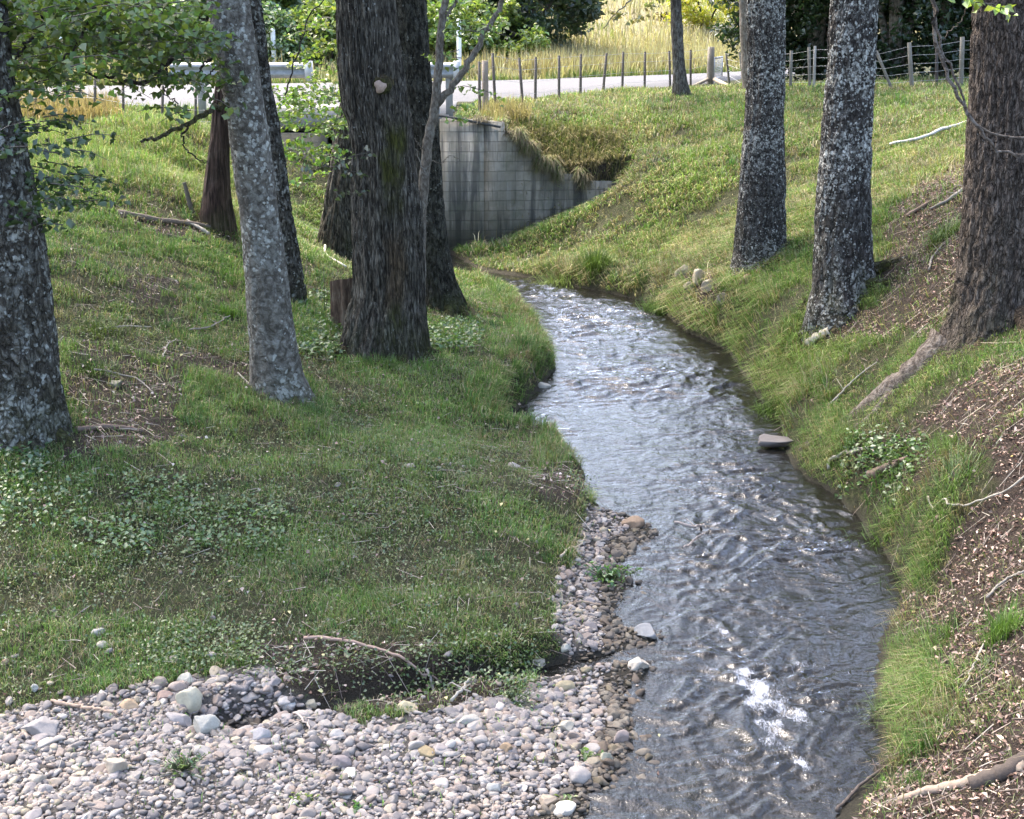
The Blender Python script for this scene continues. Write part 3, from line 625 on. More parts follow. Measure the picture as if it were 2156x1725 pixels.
def make_trunk(edges, ridge=(0, 1, 1), flare=.12, lobes=5, seed=1, ztop=12.0, nth=112, moss_h=.5, depth=None, wear=None, lean=(0, 0)):
    rr = np.random.default_rng(seed)
    pyb, xl, xr = edges[-1]
    pb = hit((xl + xr) / 2, pyb); y0 = pb[1] if depth is None else depth
    rb = (xr - xl) / 2 * y0 / F
    yc = y0 + rb * .7
    Zs, Xc, R = [], [], []
    for py, a, b in edges:
        A_, B_ = aty(a, py, yc), aty(b, py, yc); Zs.append(A_[2]); Xc.append((A_[0] + B_[0]) / 2); R.append((B_[0] - A_[0]) / 2)
    Zs, Xc, R = np.array(Zs)[::-1], np.array(Xc)[::-1], np.array(R)[::-1]
    zb = hz(Xc[0], yc); dzl = Zs[-1] - Zs[-3]
    lx = (Xc[-1] - Xc[-3]) / dzl
    zl = np.r_[Zs[0] - .45, Zs, np.linspace(Zs[-1] + .6, ztop, 6)]
    e = np.linspace(Zs[-1] + .6, ztop, 6) - Zs[-1]
    xl_ = np.r_[Xc[0], Xc, Xc[-1] + np.clip(lx, -.16, .16) * e + lean[0] * e ** 1.5]
    rl = np.r_[R[0] * 1.15, R, R[-1] * np.linspace(.97, .4, 6)]
    zvis = np.r_[np.arange(zl[0], Zs[-1] + .4, .022), np.arange(Zs[-1] + .4, ztop, .12)]
    # smooth interpolation
    ker = np.hanning(9); ker /= ker.sum()
    def smooth_interp(vals):
        g = np.linspace(zl[0], zl[-1], 400); v_ = np.interp(g, zl, vals); v_ = np.convolve(np.pad(v_, 4, 'edge'), ker, 'valid'); return np.interp(zvis, g, v_)
    xc, rad = smooth_interp(xl_), smooth_interp(rl)
    th = np.linspace(0, 2 * np.pi, nth, endpoint=False); TH, ZZ = np.meshgrid(th, zvis)
    RR = np.repeat(rad[:, None], nth, 1)
    hb = np.maximum(0, ZZ - zb)
    ph = rr.uniform(0, 6.28, 3)
    lob = np.cos(TH * lobes + ph[0] + .6 * np.sin(TH + ph[1])) * .5 + .5 * np.cos(TH * 3 + ph[2])
    RR = RR * (1 + flare * np.exp(-hb / .22) * lob + .03 * np.cos(TH * 2 + ph[0] + ZZ * .8) + .02 * np.cos(TH * 3 + ph[1] - ZZ * 1.3))
    cx_, cy_ = np.cos(TH), np.sin(TH)
    amp, ft, fz = ridge
    if amp > 0:
        wob = vn(cx_ * 3, cy_ * 3, ZZ * 1.2, seed) * .55
        k1 = ft * 1.0 / 2.0
        nse = vn((cx_ + wob * .25) * k1, (cy_ + wob * .25) * k1, ZZ * fz, seed + 5)
        nse2 = vn(cx_ * k1 * 2.3, cy_ * k1 * 2.3, ZZ * fz * 2.2, seed + 6)
        RR = RR + amp * (np.minimum(1, np.abs(nse) * 2.4) - .75) + amp * .4 * nse2
    RR = RR + .012 * vn(cx_ * 3, cy_ * 3, ZZ * 3, seed + 8)
    Vx = xc[:, None] + RR * cx_; Vy = yc + lean[1] * np.maximum(0, ZZ - Zs[-1]) + RR * cy_
    V = np.stack([Vx, Vy, ZZ], -1).reshape(-1, 3)
    n = nth; mrow = len(zvis); i = np.arange(mrow - 1)[:, None] * n; j = np.arange(n)[None, :]; kk = (j + 1) % n
    Q = np.stack([i + j, i + kk, i + n + kk, i + n + j], -1).reshape(-1, 4)
    mossv = np.clip(np.exp(-hb / moss_h) + .0, 0, 1).ravel()
    Cc = np.repeat(mossv[:, None], 3, 1); Cc[:, 1:] = 0
    if wear:
        wx, wy = project(V[:, 0], V[:, 1], V[:, 2]); fr_ = V[:, 1] < yc
        for ch, (a_, b_, c_, d_) in wear:
            wob = 8 * vn2(V[:, 2] * 6, V[:, 0] * 2, 8)
            Cc[:, ch] = np.maximum(Cc[:, ch], sstep(a_ - 10, a_ + 8, wx + wob) * sstep(b_ + 10, b_ - 8, wx + wob) * sstep(c_, c_ + 60, wy) * sstep(d_, d_ - 60, wy) * fr_)
    base = np.array([Xc[0], yc, zb])
    return V, Q, Cc, base, np.array([xc[-1], yc + lean[1] * (ztop - Zs[-1]), ztop]), yc
def tree(label, edges, mat, crown=(0, 0, 1.0), name='tree', group='trees along the stream banks', **kw):
    V, Q, Cc, base, top, yc = make_trunk(edges, **kw)
    t = thing(name, base, label, 'tree', group)
    mb = MB(); mb.add(V, Q)
    # limbs carrying the crown
    rr = np.random.default_rng(kw.get('seed', 1) + 50)
    if crown:
        cc = top + np.array([crown[0], crown[1], -.4])
        for q in range(6):
            a = q * 1.05 + rr.uniform(0, .6); h = rr.uniform(.5, 2.6); s = top + np.array([0, 0, -h])
            e = cc + np.array([math.cos(a) * 2.0, math.sin(a) * 2.0, rr.uniform(-.8, 1.4)]) * crown[2]
            mb.tube(spline([s, (s + e) / 2 + np.array([0, 0, -.3]), e], 8), np.linspace(.09, .02, 8), 7)
    Vv = np.vstack(mb.v); Ca = np.zeros((len(Vv), 3)); Ca[:len(Cc)] = Cc
    mesh_np('trunk', Vv, [np.vstack(mb.q)] + ([np.vstack(mb.t)] if mb.t else []), mat, Ca, True, t, base)
    if crown:
        o = bpy.data.objects.new('crown', crown_me); COL.objects.link(o); o.parent = t
        o.location = Vector(cc - base); o.rotation_euler = (0, 0, rr.uniform(0, 6)); o.scale = (crown[2],) * 3
    return t, base, yc
def branch(t, base, pts_px, y, r0, r1, mat, dy=0.0, n=26, jit=.012, name='branch'):
    P = np.array([aty(a, b, y + dy * i / max(1, len(pts_px) - 1)) for i, (a, b) in enumerate(pts_px)])
    S = spline(P, n, jit); mb = MB(); mb.tube(S, np.linspace(r0, r1, n), 7)
    return mb.build(name, mat, t, base, True), S
def foliage_px(t, base, regions, y, size, col, var=.35, yel=.2, name='foliage', ysp=.5, up=.2, seed=9, twig=True):
    """regions: (px,py,rx,ry,n) leaf sprays around a pixel spot at depth y"""
    r = np.random.default_rng(seed); Ps = []; mb = MB()
    for (px, py, rx, ry, n) in regions:
        nt_ = max(1, n // 14)
        for q in range(nt_):
            a = px + r.uniform(-1, 1) * rx * .8; b = py + r.uniform(-1, 1) * ry * .8; yy = y + r.normal(0, ysp)
            s = aty(a, b, yy); ang = r.uniform(-.6, .6) + (math.pi if r.random() < .5 else 0); L = r.uniform(.25, .5)
            e = s + np.array([math.cos(ang) * L, r.normal(0, .15), math.sin(ang) * L * .5 - .06])
            u = r.uniform(0, 1, 14)[:, None]; Ps.append(s + (e - s) * u + r.normal(0, .055, (14, 3)) * np.array([1, 1, .6]))
            mb.tube(np.array([s, (s + e) / 2 + [0, 0, .03], e]), [.006, .004, .002], 4, col=(.05, .04, .03), caps=False)
    P = np.vstack(Ps); V, T, C = leaf_mesh_data(P, r.uniform(.65, 1.25, len(P)) * size, leafcols(len(P), col, var, yel, r), up, r, .72)
    mb.add(V, (), T, C)
    return mb.build(name, M_LEAF, t, base)

LIC = dict(ridge=(.018, 10, 5), flare=.10)
tL, bL, yL = tree('thick lichen-covered trunk leaning out of the left photo edge', [(0, -150, 8), (150, -130, 22), (350, -112, 60), (520, -100, 95), (750, -80, 121), (860, -70, 138), (935, -75, 160)], M_BARK_LICHEN, (-2.4, .3, 1.05), seed=11, **LIC)
t2, b2, y2 = tree('smooth grey leaning trunk, second from the left photo edge', [(0, 437, 522), (150, 462, 546), (300, 487, 569), (450, 503, 589), (600, 518, 610), (720, 524, 624), (790, 525, 638), (842, 522, 668)], M_BARK_SMOOTH, (-2.0, .5, 1.0), seed=12, ridge=(.006, 8, 8), flare=.08)
t3, b3, y3 = tree('slim dark trunk just behind the smooth grey trunk', [(0, 505, 548), (150, 525, 568), (330, 558, 600), (450, 575, 615), (560, 588, 634), (645, 594, 648)], M_BARK_LICHEN, (-3.6, 1.2, 1.45), seed=13, **LIC)
t4, b4, y4 = tree('reddish brown trunk far behind the smooth grey trunk', [(0, 470, 505), (120, 462, 500), (220, 448, 487), (330, 437, 482), (420, 426, 485), (488, 414, 494)], M_BARK_RED, (-4.0, 1.0, 1.5), seed=14, ridge=(.014, 9, 1.2), flare=.10, nth=80)
t5, b5, y5 = tree('massive dark furrowed trunk with a pale cut knot', [(0, 706, 830), (150, 712, 846), (230, 722, 858), (300, 742, 868), (450, 746, 884), (600, 748, 893), (690, 728, 898), (755, 708, 908)], M_BARK_DARK, (-1.9, .2, 1.1), seed=15, ridge=(.040, 20, 1.3), flare=.07, nth=220, moss_h=.4, wear=[(1, (815, 852, 470, 680)), (2, (805, 852, 230, 480)), (2, (825, 850, 600, 720))])
t6, b6, y6 = tree('dark fanning trunk hidden behind the massive furrowed trunk', [(0, 742, 800), (150, 738, 800), (260, 705, 800), (350, 696, 800), (450, 680, 800), (520, 664, 800), (545, 655, 815)], M_BARK_DARK, (-.5, 2.2, 1.0), seed=16, ridge=(.040, 15, 1.0), flare=.05, nth=130)
t7, b7, y7 = tree('dark mossy trunk right behind the massive trunk, root toward the stream', [(0, 826, 898), (150, 842, 908), (300, 864, 926), (450, 876, 936), (530, 886, 944), (600, 896, 962), (655, 892, 988)], M_BARK_MOSSY, (-1.4, 2.4, 1.0), seed=17, ridge=(.022, 12, 2.5), flare=.14, nth=120, moss_h=.5)
t9, b9, y9 = tree('slender dark trunk standing on the far grassy mound by the fence', [(0, 1412, 1433), (60, 1413, 1437), (120, 1416, 1440), (170, 1417, 1446), (207, 1415, 1458)], M_BARK_GREY, (-1.6, .5, 1.35), seed=19, ridge=(.006, 8, 3), flare=.1, nth=48)
tS, bS, yS = tree('pale trunk showing as a sliver behind the left speckled trunk', [(0, 1556, 1592), (60, 1558, 1594), (120, 1560, 1596), (195, 1562, 1600)], M_BARK_THIN, (1.5, 2.0, .9), seed=20, ridge=(.006, 8, 3), flare=.05, nth=48)
t10, b10, y10 = tree('speckled straight trunk, left one of the speckled pair on the right bank', [(0, 1572, 1654), (150, 1575, 1651), (300, 1565, 1650), (420, 1556, 1650), (500, 1550, 1652), (540, 1548, 1660), (568, 1540, 1672)], M_BARK_SPECK, (.7, 1.2, 1.15), seed=21, ridge=(.020, 14, 5), flare=.10)
t11, b11, y11 = tree('speckled thick trunk, right one of the speckled pair on the right bank', [(0, 1750, 1846), (150, 1744, 1841), (300, 1731, 1835), (450, 1717, 1835), (540, 1711, 1838), (600, 1706, 1852), (655, 1690, 1876)], M_BARK_SPECK2, (2.5, .6, 1.0), seed=22, ridge=(.020, 14, 5), flare=.12)
t12, b12, y12 = tree('broad brown scaly trunk cut by the right photo edge', [(0, 2053, 2215), (150, 2050, 2222), (300, 2041, 2230), (450, 2033, 2238), (560, 2023, 2246), (640, 2008, 2254), (700, 1988, 2262), (735, 1966, 2272)], M_BARK_BROWN, (1.9, .3, 1.1), seed=23, ridge=(.032, 22, 5), flare=.06, nth=180, depth=13.3)
# roots
def ground_tube(px_pts, r0, r1, lift, n=30, jit=.006, w=None):
    P = spline([hit(a, b) for a, b in px_pts], n); P[:, :2] += rng.normal(0, jit, (n, 2)); P[:, 2] = hz(P[:, 0], P[:, 1]) + lift
    return P, np.linspace(r0, r1, n)
def root(t, base, px_pts, r0, r1, mat, lift=-.02):
    P, R = ground_tube(px_pts, r0, r1, lift); mb = MB(); mb.tube(P, R * (1 + .2 * vn2(np.arange(len(R)) * .7, np.zeros(len(R)), 5)), 10)
    o = mb.build('root', mat, t, base, True); return o
def feet(t, base, mat, angs, r, L, r0):
    for q, a in enumerate(angs):
        a = math.radians(a); cx0, cy0 = base[0], base[1]; u = np.linspace(0, 1, 16); bend = rng.normal(0, .35)
        dd = r * .72 + u * L * rng.uniform(.8, 1.2); aa = a + bend * u
        x = cx0 + dd * np.cos(aa); y = cy0 + dd * np.sin(aa); z = hz(x, y) + .10 * r0 / .1 * (1 - u) ** 2 - .035 * u - .01
        mb = MB(); mb.tube(np.c_[x, y, z], r0 * (1 - .8 * u) * (1 + .15 * vn2(u * 9, u * 0 + q, 3)), 9); mb.build('root', mat, t, base, True)
feet(tL, bL, M_BARK_LICHEN, (-20, -70, -110), .42, .55, .10); feet(t2, b2, M_BARK_SMOOTH, (-15, -60, -130, 190), .27, .42, .07); feet(t5, b5, M_BARK_DARK, (-10, -60, -100, -150, 195), .50, .55, .10)
feet(t7, b7, M_BARK_MOSSY, (-40, -80), .38, .5, .08); feet(t10, b10, M_BARK_SPECK, (-30, -75, -120, 195), .36, .55, .085); feet(t11, b11, M_BARK_SPECK2, (-10, -60, -105, -150, 190), .40, .6, .10); feet(t4, b4, M_BARK_RED, (-40, -110), .28, .4, .06); feet(t12, b12, M_BARK_BROWN, (-60, -95, -130), .58, .5, .12)
M_ROOT = bark_mat('pale_root_bark', (.06, .047, .037), (.17, .14, .115), (.34, .3, .26), .15, 14, 1, 0, 20, .8)
root(t12, b12, [(2000, 715), (1945, 765), (1880, 818), (1800, 870), (1730, 915), (1668, 952)], .22, .04, M_ROOT, -.075)
root(t12, b12, [(1900, 800), (1850, 860), (1800, 900), (1760, 945)], .07, .02, M_ROOT)
root(t7, b7, [(950, 625), (990, 655), (1020, 680), (1050, 690)], .13, .03, M_BARK_DARK)
root(t11, b11, [(1700, 640), (1675, 665), (1650, 685)], .08, .02, M_BARK_SPECK)
root(t10, b10, [(1655, 560), (1680, 585), (1690, 590)], .07, .02, M_BARK_SPECK)
root(t5, b5, [(890, 745), (915, 765), (935, 775)], .09, .03, M_BARK_DARK)
# pale cut knot and lower stub on the massive trunk
pk = aty(800, 183, y5 - .40); mb = MB(); mb.tube([pk + [0, .34, .04], pk + [0, .12, .02], pk + [0, .035, 0], pk + [0, .02, 0]], [.24, .15, .10, .085], 18)
collar = mb.build('limb_collar', M_BARK_DARK, t5, b5, True)
th = np.linspace(0, 2 * np.pi, 15, endpoint=False); kr = .072 * (1 + .16 * np.sin(3 * th + 1) + .10 * np.sin(5 * th)); ring = np.c_[kr * np.cos(th), .012 * np.sin(2 * th), kr * np.sin(th) * 1.05]
Vk = np.vstack([pk + ring + [0, .03, 0], pk + ring * .93 + [0, .008, 0], pk + [[0, 0, 0]]])
mesh_np('cut_knot', Vk, [[(a_, (a_ + 1) % 15, 15 + (a_ + 1) % 15, 15 + a_) for a_ in range(15)], [(15 + a_, 15 + (a_ + 1) % 15, 30) for a_ in range(15)]], M_WOOD, np.broadcast_to(np.array([.30, .22, .17]), Vk.shape), False, collar, b5)
# exposed brown wood strip on massive trunk
# sapling with a fork
p0 = hit(885, 600); y8 = 18.7
t8 = thing('sapling', aty(884, 560, y8), 'slim pale forked sapling in front of the concrete wall', 'tree', 'trees along the stream banks'); b8 = np.array(t8.location)
mb = MB(); P = spline([aty(a, b, y8) for a, b in ((884, 600), (886, 470), (893, 380), (903, 290), (914, 235), (921, 180), (928, 80), (934, 20), (950, -60), (962, -200))], 60, .006)
mb.tube(P, np.interp(np.linspace(0, 1, 60), [0, .45, 1], [.085, .065, .03]), 10); mb.build('trunk', M_BARK_THIN, t8, b8, True)
br8, _ = branch(t8, b8, [(919, 222), (950, 185), (985, 135), (1010, 92), (1040, 35), (1066, -20), (1085, -90)], y8, .05, .025, M_BARK_THIN)
branch(t8, b8, [(928, 60), (945, 30), (958, 5), (975, -40)], y8, .028, .012, M_BARK_THIN)
branch(t8, b8, [(903, 332), (880, 300), (862, 280)], y8 - .05, .014, .005, M_BARK_THIN)
branch(t8, b8, [(894, 365), (882, 340), (868, 300), (862, 240), (848, 198)], y8 - .4, .008, .004, M_BARK_THIN)
branch(t8, b8, [(905, 338), (930, 345), (945, 330), (970, 335)], y8, .008, .003, M_BARK_THIN)
foliage_px(br8, b8, [(945, 240, 25, 25, 30), (960, 130, 40, 60, 46), (985, 205, 35, 30, 40), (1000, 60, 60, 50, 60), (940, 50, 30, 50, 30), (1040, 40, 40, 40, 30)], y8 + .2, .085, (.11, .19, .04), seed=31)
# dark branches and leaves, upper left
M_TWIG = bark_mat('dark_twig', (.015, .012, .01), (.05, .042, .035), (.15, .15, .13), .15, 20, 1, 0, 30, .5)
br2, _ = branch(t2, b2, [(448, 92), (400, 112), (350, 135), (318, 158), (300, 175), (270, 172), (230, 166), (160, 148)], y2 - .3, .042, .008, M_TWIG, -1.0)
branch(t2, b2, [(350, 133), (352, 165), (345, 190), (352, 205)], y2 - .7, .014, .005, M_TWIG)
branch(t2, b2, [(448, 118), (420, 150), (432, 160), (455, 140)], y2 - .3, .016, .008, M_TWIG)
branch(t2, b2, [(478, 222), (450, 230), (410, 250), (375, 270), (330, 290), (297, 299)], y2 - .3, .034, .014, M_BARK_LICHEN, -.8)
branch(t2, b2, [(395, 258), (384, 300), (402, 326), (440, 345)], y2 - .6, .012, .005, M_TWIG)
branch(t2, b2, [(398, 250), (360, 205), (345, 190)], y2 - .6, .010, .004, M_TWIG)
brL, _ = branch(tL, bL, [(-10, 105), (40, 58), (90, 35), (150, 5), (190, -20)], yL + .2, .03, .012, M_TWIG)
branch(tL, bL, [(205, -20), (190, 35), (170, 78), (142, 118), (100, 150)], yL + .1, .022, .006, M_TWIG)
branch(tL, bL, [(70, 80), (40, 110), (30, 150), (24, 195)], yL, .014, .005, M_TWIG)
foliage_px(brL, bL, [(120, 20, 130, 30, 620), (300, 15, 120, 25, 300), (90, 140, 90, 40, 200), (200, 95, 110, 40, 200), (160, 185, 70, 18, 60), (60, 70, 60, 40, 190), (60, 165, 45, 45, 230), (230, 30, 120, 40, 380), (40, 10, 60, 40, 200), (110, 110, 60, 30, 100), (35, 210, 30, 25, 50)], yL + .4, .088, (.085, .155, .033), .5, .3, seed=32)
foliage_px(tL, bL, [(95, 300, 60, 40, 150), (120, 370, 60, 40, 160), (100, 430, 50, 40, 100), (60, 260, 40, 20, 70), (150, 420, 40, 20, 40), (110, 475, 40, 20, 30)], yL - .2, .08, (.028, .06, .016), .4, .15, seed=33)
foliage_px(br2, b2, [(330, 50, 110, 50, 460), (250, 100, 90, 35, 300), (380, 90, 60, 45, 300), (300, 150, 90, 26, 170), (400, 160, 45, 30, 110), (200, 150, 50, 20, 36), (430, 190, 30, 30, 50), (395, 215, 30, 25, 30), (190, 195, 40, 14, 14)], y2 - .9, .088, (.062, .12, .026), .5, .3, seed=34)
foliage_px(t6, b6, [(640, 230, 80, 50, 420), (680, 290, 45, 60, 300), (610, 320, 40, 50, 120), (620, 210, 60, 30, 120), (670, 200, 40, 40, 130), (700, 345, 30, 30, 60), (660, 370, 30, 40, 40), (600, 270, 40, 40, 90)], y6 - 1.9, .095, (.12, .22, .045), .5, .3, seed=35)
foliage_px(t6, b6, [(670, 90, 36, 60, 130), (690, 20, 30, 40, 80), (640, 130, 30, 30, 50), (700, 170, 20, 50, 60)], y6 - .8, .10, (.13, .21, .045), .35, .3, seed=36)
branch(t3, b3, [(600, 200), (640, 70), (655, 30), (690, -10)], y3 + .4, .012, .008, M_TWIG)
foliage_px(t5, b5, [(770, 318, 30, 8, 16), (745, 360, 40, 30, 30), (780, 400, 30, 25, 16)], y5 - .55, .085, (.05, .07, .035), .3, .1, seed=37, ysp=.05)
br9, _ = branch(t9, b9, [(1420, -30), (1350, -10), (1310, 15), (1270, 60)], y9 - .3, .03, .01, M_BARK_THIN)
foliage_px(br9, b9, [(1380, 5, 60, 18, 40), (1300, 20, 40, 14, 30), (1340, 30, 40, 14, 24)], y9 - .5, .14, (.13, .15, .06), .3, .3, seed=38)
# hanging vine at right
vine = thing('vine', aty(1965, 0, 11.6), 'pale double vine hanging in a curve across the brown scaly trunk', 'vine'); bv = np.array(vine.location)
branch(vine, bv, [(1960, -60), (1966, 10), (1974, 90), (2000, 170), (2040, 245), (2085, 300), (2125, 325), (2200, 335)], 11.4, .018, .011, M_ROOT, name='stem')
branch(vine, bv, [(1962, -60), (1970, 20), (1984, 100), (2020, 185), (2050, 255), (2095, 280), (2200, 305)], 11.45, .012, .009, M_ROOT, name='stem')
branch(vine, bv, [(2048, -20), (2030, 30), (2005, 65), (1985, 85)], 11.6, .006, .003, M_ROOT, name='stem')
foliage_px(vine, bv, [(2040, 2, 14, 8, 14), (2005, -5, 30, 8, 14)], 11.6, .09, (.2, .3, .06), seed=39, ysp=.1)

# ------------------------------------------------------------------ background trees
def bg_tree(label, px, y, zc, rad, col, seed, nc=150, npc=55, size=.2, crad=.7, trunk=True, name='tree', cat='tree', group='leafy trees beyond the road', yel=.2, trans=None):
    r = np.random.default_rng(seed); x = aty(px, 60, y)[0]; z0 = float(hz(x, y)); base = np.array([x, y, z0])
    t = thing(name, base, label, cat, group)
    mb = MB(); cen = np.array([x, y, zc])
    for q in range(7 if trunk else 4):
        a = r.uniform(0, 6.28); e = cen + np.array([math.cos(a), math.sin(a), r.uniform(-.3, .7)]) * np.array(rad) * .6
        s = base + [0, 0, -.1]
        mb.tube(spline([s, s * .5 + e * .5 + [0, 0, .4], e], 8), np.linspace(.16 if trunk else .05, .03, 8), 7)
    mb.build('trunk', M_BARK_THIN if trunk else M_TWIG, t, base, True)
    P, k = clumps(r, cen, rad, nc, npc, crad, .35); P = P[P[:, 2] > z0 + .1]; 
    cv = r.uniform(.65, 1.35, nc)[k][:len(P), None]
    V, T, C = leaf_mesh_data(P, r.uniform(.7, 1.3, len(P)) * size, leafcols(len(P), col, .25, yel, r) * cv, .5, r)
    mesh_np('crown', V, [T], M_LEAF, C, False, t, base); return t
G1, G2, G3 = (.125, .21, .055), (.18, .27, .07), (.11, .19, .09)
for q, (px, y, zc, rx, rz, col, lab) in enumerate((
    (40, 49, 5.6, 3.2, 3.4, G2, 'light green tree beyond the road at the far left'), (250, 53, 6.0, 3.4, 3.8, G1, 'bushy mid green tree beyond the road, left of the smooth grey trunk'),
    (430, 51, 5.8, 3.2, 3.7, G2, 'yellowish green tree beyond the road behind the smooth grey trunk'), (620, 52, 5.6, 3.2, 3.6, G3, 'bluish green tree beyond the guardrail end post'),
    (800, 55, 6.2, 3.4, 4.0, G1, 'tall green tree beyond the road behind the massive trunk'), (960, 55, 5.8, 3.2, 3.7, G2, 'pale green tree beyond the road behind the forked sapling'))):
    bg_tree(lab, px, y, zc, (rx, 3, rz), col, 1 + q, nc=230, npc=60, size=.23, crad=.75)
for q, (px, y, zc, rx, rz, col, lab) in enumerate(((150, 46, 3.7, 1.9, 1.3, G2, 'rounded green shrub on the far verge beside the leftmost white marker'), (340, 47, 3.8, 2.0, 1.4, G1, 'dense green shrub on the far verge left of the smooth grey trunk'), (540, 47, 3.8, 1.9, 1.4, G3, 'blue-green shrub on the far verge behind the white marker post'),
    (690, 48, 3.9, 1.9, 1.5, G2, 'light green shrub on the far verge left of the massive trunk'), (900, 49, 3.9, 2.1, 1.5, G1, 'green shrub on the far verge right of the massive trunk'), (1030, 50, 3.9, 2.0, 1.3, G2, 'pale shrub on the far verge beside the dark blue-green tree'))):
    bg_tree(lab, px, y, zc, (rx, 1.5, rz), col, 60 + q, nc=90, npc=55, size=.19, crad=.5, trunk=False, name='shrub', cat='shrub', group='shrubs on the far verge')
bg_tree('dark blue-green spreading tree at the edge of the dry hillside', 1110, 53, 5.3, (2.7, 2.6, 2.3), (.05, .085, .045), 7, nc=170, npc=60, size=.24)
bg_tree('bright yellow-green bush on the dry hillside behind the corner post', 1485, 62, 5.25, (1.8, 1.6, 1.05), (.34, .38, .05), 8, nc=70, npc=50, size=.17, crad=.45, trunk=False, name='bush', cat='bush', group=None)
bg_tree('small yellow-green bush left of the slender far trunk', 1392, 64, 4.3, (.9, .8, .55), (.36, .36, .06), 9, nc=30, npc=40, size=.15, crad=.35, trunk=False, name='bush', cat='bush', group=None)
SHADE_GRN = (.022, .045, .014); hg = 'dark trees behind the right fence'  # shade on these trees is put into their darkened leaf colour
for q, (px, y, lab) in enumerate(((1640, 39, 'dark green tree behind the left speckled trunk and fence'), (1720, 38.5, 'dark green dense tree between the two speckled trunks'), (1800, 39.5, 'dark green tree hidden mostly behind the right speckled trunk'), (1890, 37, 'darkest dense tree right of the speckled pair behind the fence'), (1985, 37.5, 'dark glossy dense tree behind the hanging vine'), (2075, 38, 'dark tree beyond the fence behind the brown scaly trunk'), (2170, 38, 'dark tree beyond the fence outside the right photo edge'))):
    bg_tree(lab, px, y, 6.0, (1.75, 1.5, 3.6), SHADE_GRN, 20 + q, nc=150, npc=60, size=.16, crad=.55, group=hg, yel=.1)
# taller trees on the slope well behind (they close the view above the frame and show in the water)
for q, (x, y) in enumerate(((-26, 60), (-17, 66), (-8, 70), (16, 58), (24, 54), (-33, 50))):
    pass

# ------------------------------------------------------------------ bridge, walls, rails, fence
m, nt, out = nmat('stained_blockwork')
v = mapping(nt); sp = N(nt, 'ShaderNodeSeparateXYZ'); nt.links.new(v, sp.inputs[0])
cb = N(nt, 'ShaderNodeCombineXYZ'); nt.links.new(mth(nt, 'ADD', sp.outputs[0], mth(nt, 'MULTIPLY', sp.outputs[1], .6)), cb.inputs[0]); nt.links.new(sp.outputs[2], cb.inputs[1])
br = N(nt, 'ShaderNodeTexBrick', offset=.5); nt.links.new(cb.outputs[0], br.inputs['Vector'])
for k_, v_ in (('Scale', 1.0), ('Mortar Size', .009), ('Mortar Smooth', .3), ('Bias', 0), ('Brick Width', .4), ('Row Height', .2)): br.inputs[k_].default_value = v_
br.inputs['Color1'].default_value = (.25, .22, .175, 1); br.inputs['Color2'].default_value = (.33, .295, .24, 1); br.inputs['Mortar'].default_value = (.185, .168, .138, 1)
mp2 = N(nt, 'ShaderNodeMapping'); mp2.inputs['Scale'].default_value = (4.5, 4.5, .32); nt.links.new(v, mp2.inputs['Vector'])
st = noise(nt, mp2.outputs[0], 1, 5, .65, .3); n2 = noise(nt, v, 3, 5, .65)
c = mixc(nt, ramp(nt, st.outputs[0], [(.47, (0, 0, 0)), (.60, (.92, .92, .92))]).outputs[0], br.outputs[0], (.055, .053, .05))
c = mixc(nt, ramp(nt, st.outputs[0], [(.30, (.6, .6, .6)), (.40, (0, 0, 0))]).outputs[0], c, (.42, .41, .38))
c = mixc(nt, ramp(nt, n2.outputs[0], [(.50, (0, 0, 0)), (.7, (.6, .6, .6))]).outputs[0], c, (.13, .135, .095))
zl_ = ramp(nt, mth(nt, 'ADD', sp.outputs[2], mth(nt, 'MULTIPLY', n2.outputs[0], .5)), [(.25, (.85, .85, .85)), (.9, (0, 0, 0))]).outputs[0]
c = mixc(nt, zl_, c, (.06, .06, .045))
n8 = noise(nt, v, 14, 5, .8); c = mixc(nt, ramp(nt, n8.outputs[0], [(.62, (0, 0, 0)), (.70, (.7, .7, .7))]).outputs[0], c, (.36, .34, .29))
n7 = noise(nt, v, 1.1, 4, .7); c = mixc(nt, ramp(nt, n7.outputs[0], [(.42, (.55, .55, .55)), (.6, (0, 0, 0))]).outputs[0], c, (.11, .10, .075))
hh_ = mth(nt, 'ADD', mth(nt, 'MULTIPLY', br.outputs['Fac'], -1.0), mth(nt, 'MULTIPLY', n8.outputs[0], .6))
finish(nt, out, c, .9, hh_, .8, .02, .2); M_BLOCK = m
M_CONC = col_mat('plain_concrete', .9, 12, .3, .4, .01, .2)
def prism_wall(xs, front_y, zt, zb, thick):
    n = len(xs); V = []
    for off in (0, thick):
        for zz in (zb, zt): V += [(x, y + off, z_) for x, y, z_ in zip(xs, front_y, np.broadcast_to(zz, (n,)))]
    V = np.array(V); Q = []
    for i in range(n - 1):
        a, b, c_, d = i, n + i, 2 * n + i, 3 * n + i
        Q += [(a, a + 1, b + 1, b), (c_, d, d + 1, c_ + 1), (b, b + 1, d + 1, d), (a, c_, c_ + 1, a + 1)]
    Q += [(0, n, 3 * n, 2 * n), (n - 1, 3 * n - 1, 4 * n - 1, 2 * n - 1)]
    return V, Q
wb = np.array([WX[0], 28.9, 0.0])
wall = thing('retaining_wall', wb, 'stained grey concrete block wall holding the right bank beside the bridge', 'wall')
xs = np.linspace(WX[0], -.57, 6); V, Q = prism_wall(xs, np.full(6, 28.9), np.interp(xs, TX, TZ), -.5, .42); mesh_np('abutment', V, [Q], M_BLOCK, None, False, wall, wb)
xs = np.unique(np.r_[-.565, TX[(TX > -.56)], WX[-1]]); V, Q = prism_wall(xs, np.interp(xs, WX, WY) + .025, np.interp(xs, TX, TZ), -.5, .40); mesh_np('wing_wall', V, [Q], M_BLOCK, None, False, wall, wb)
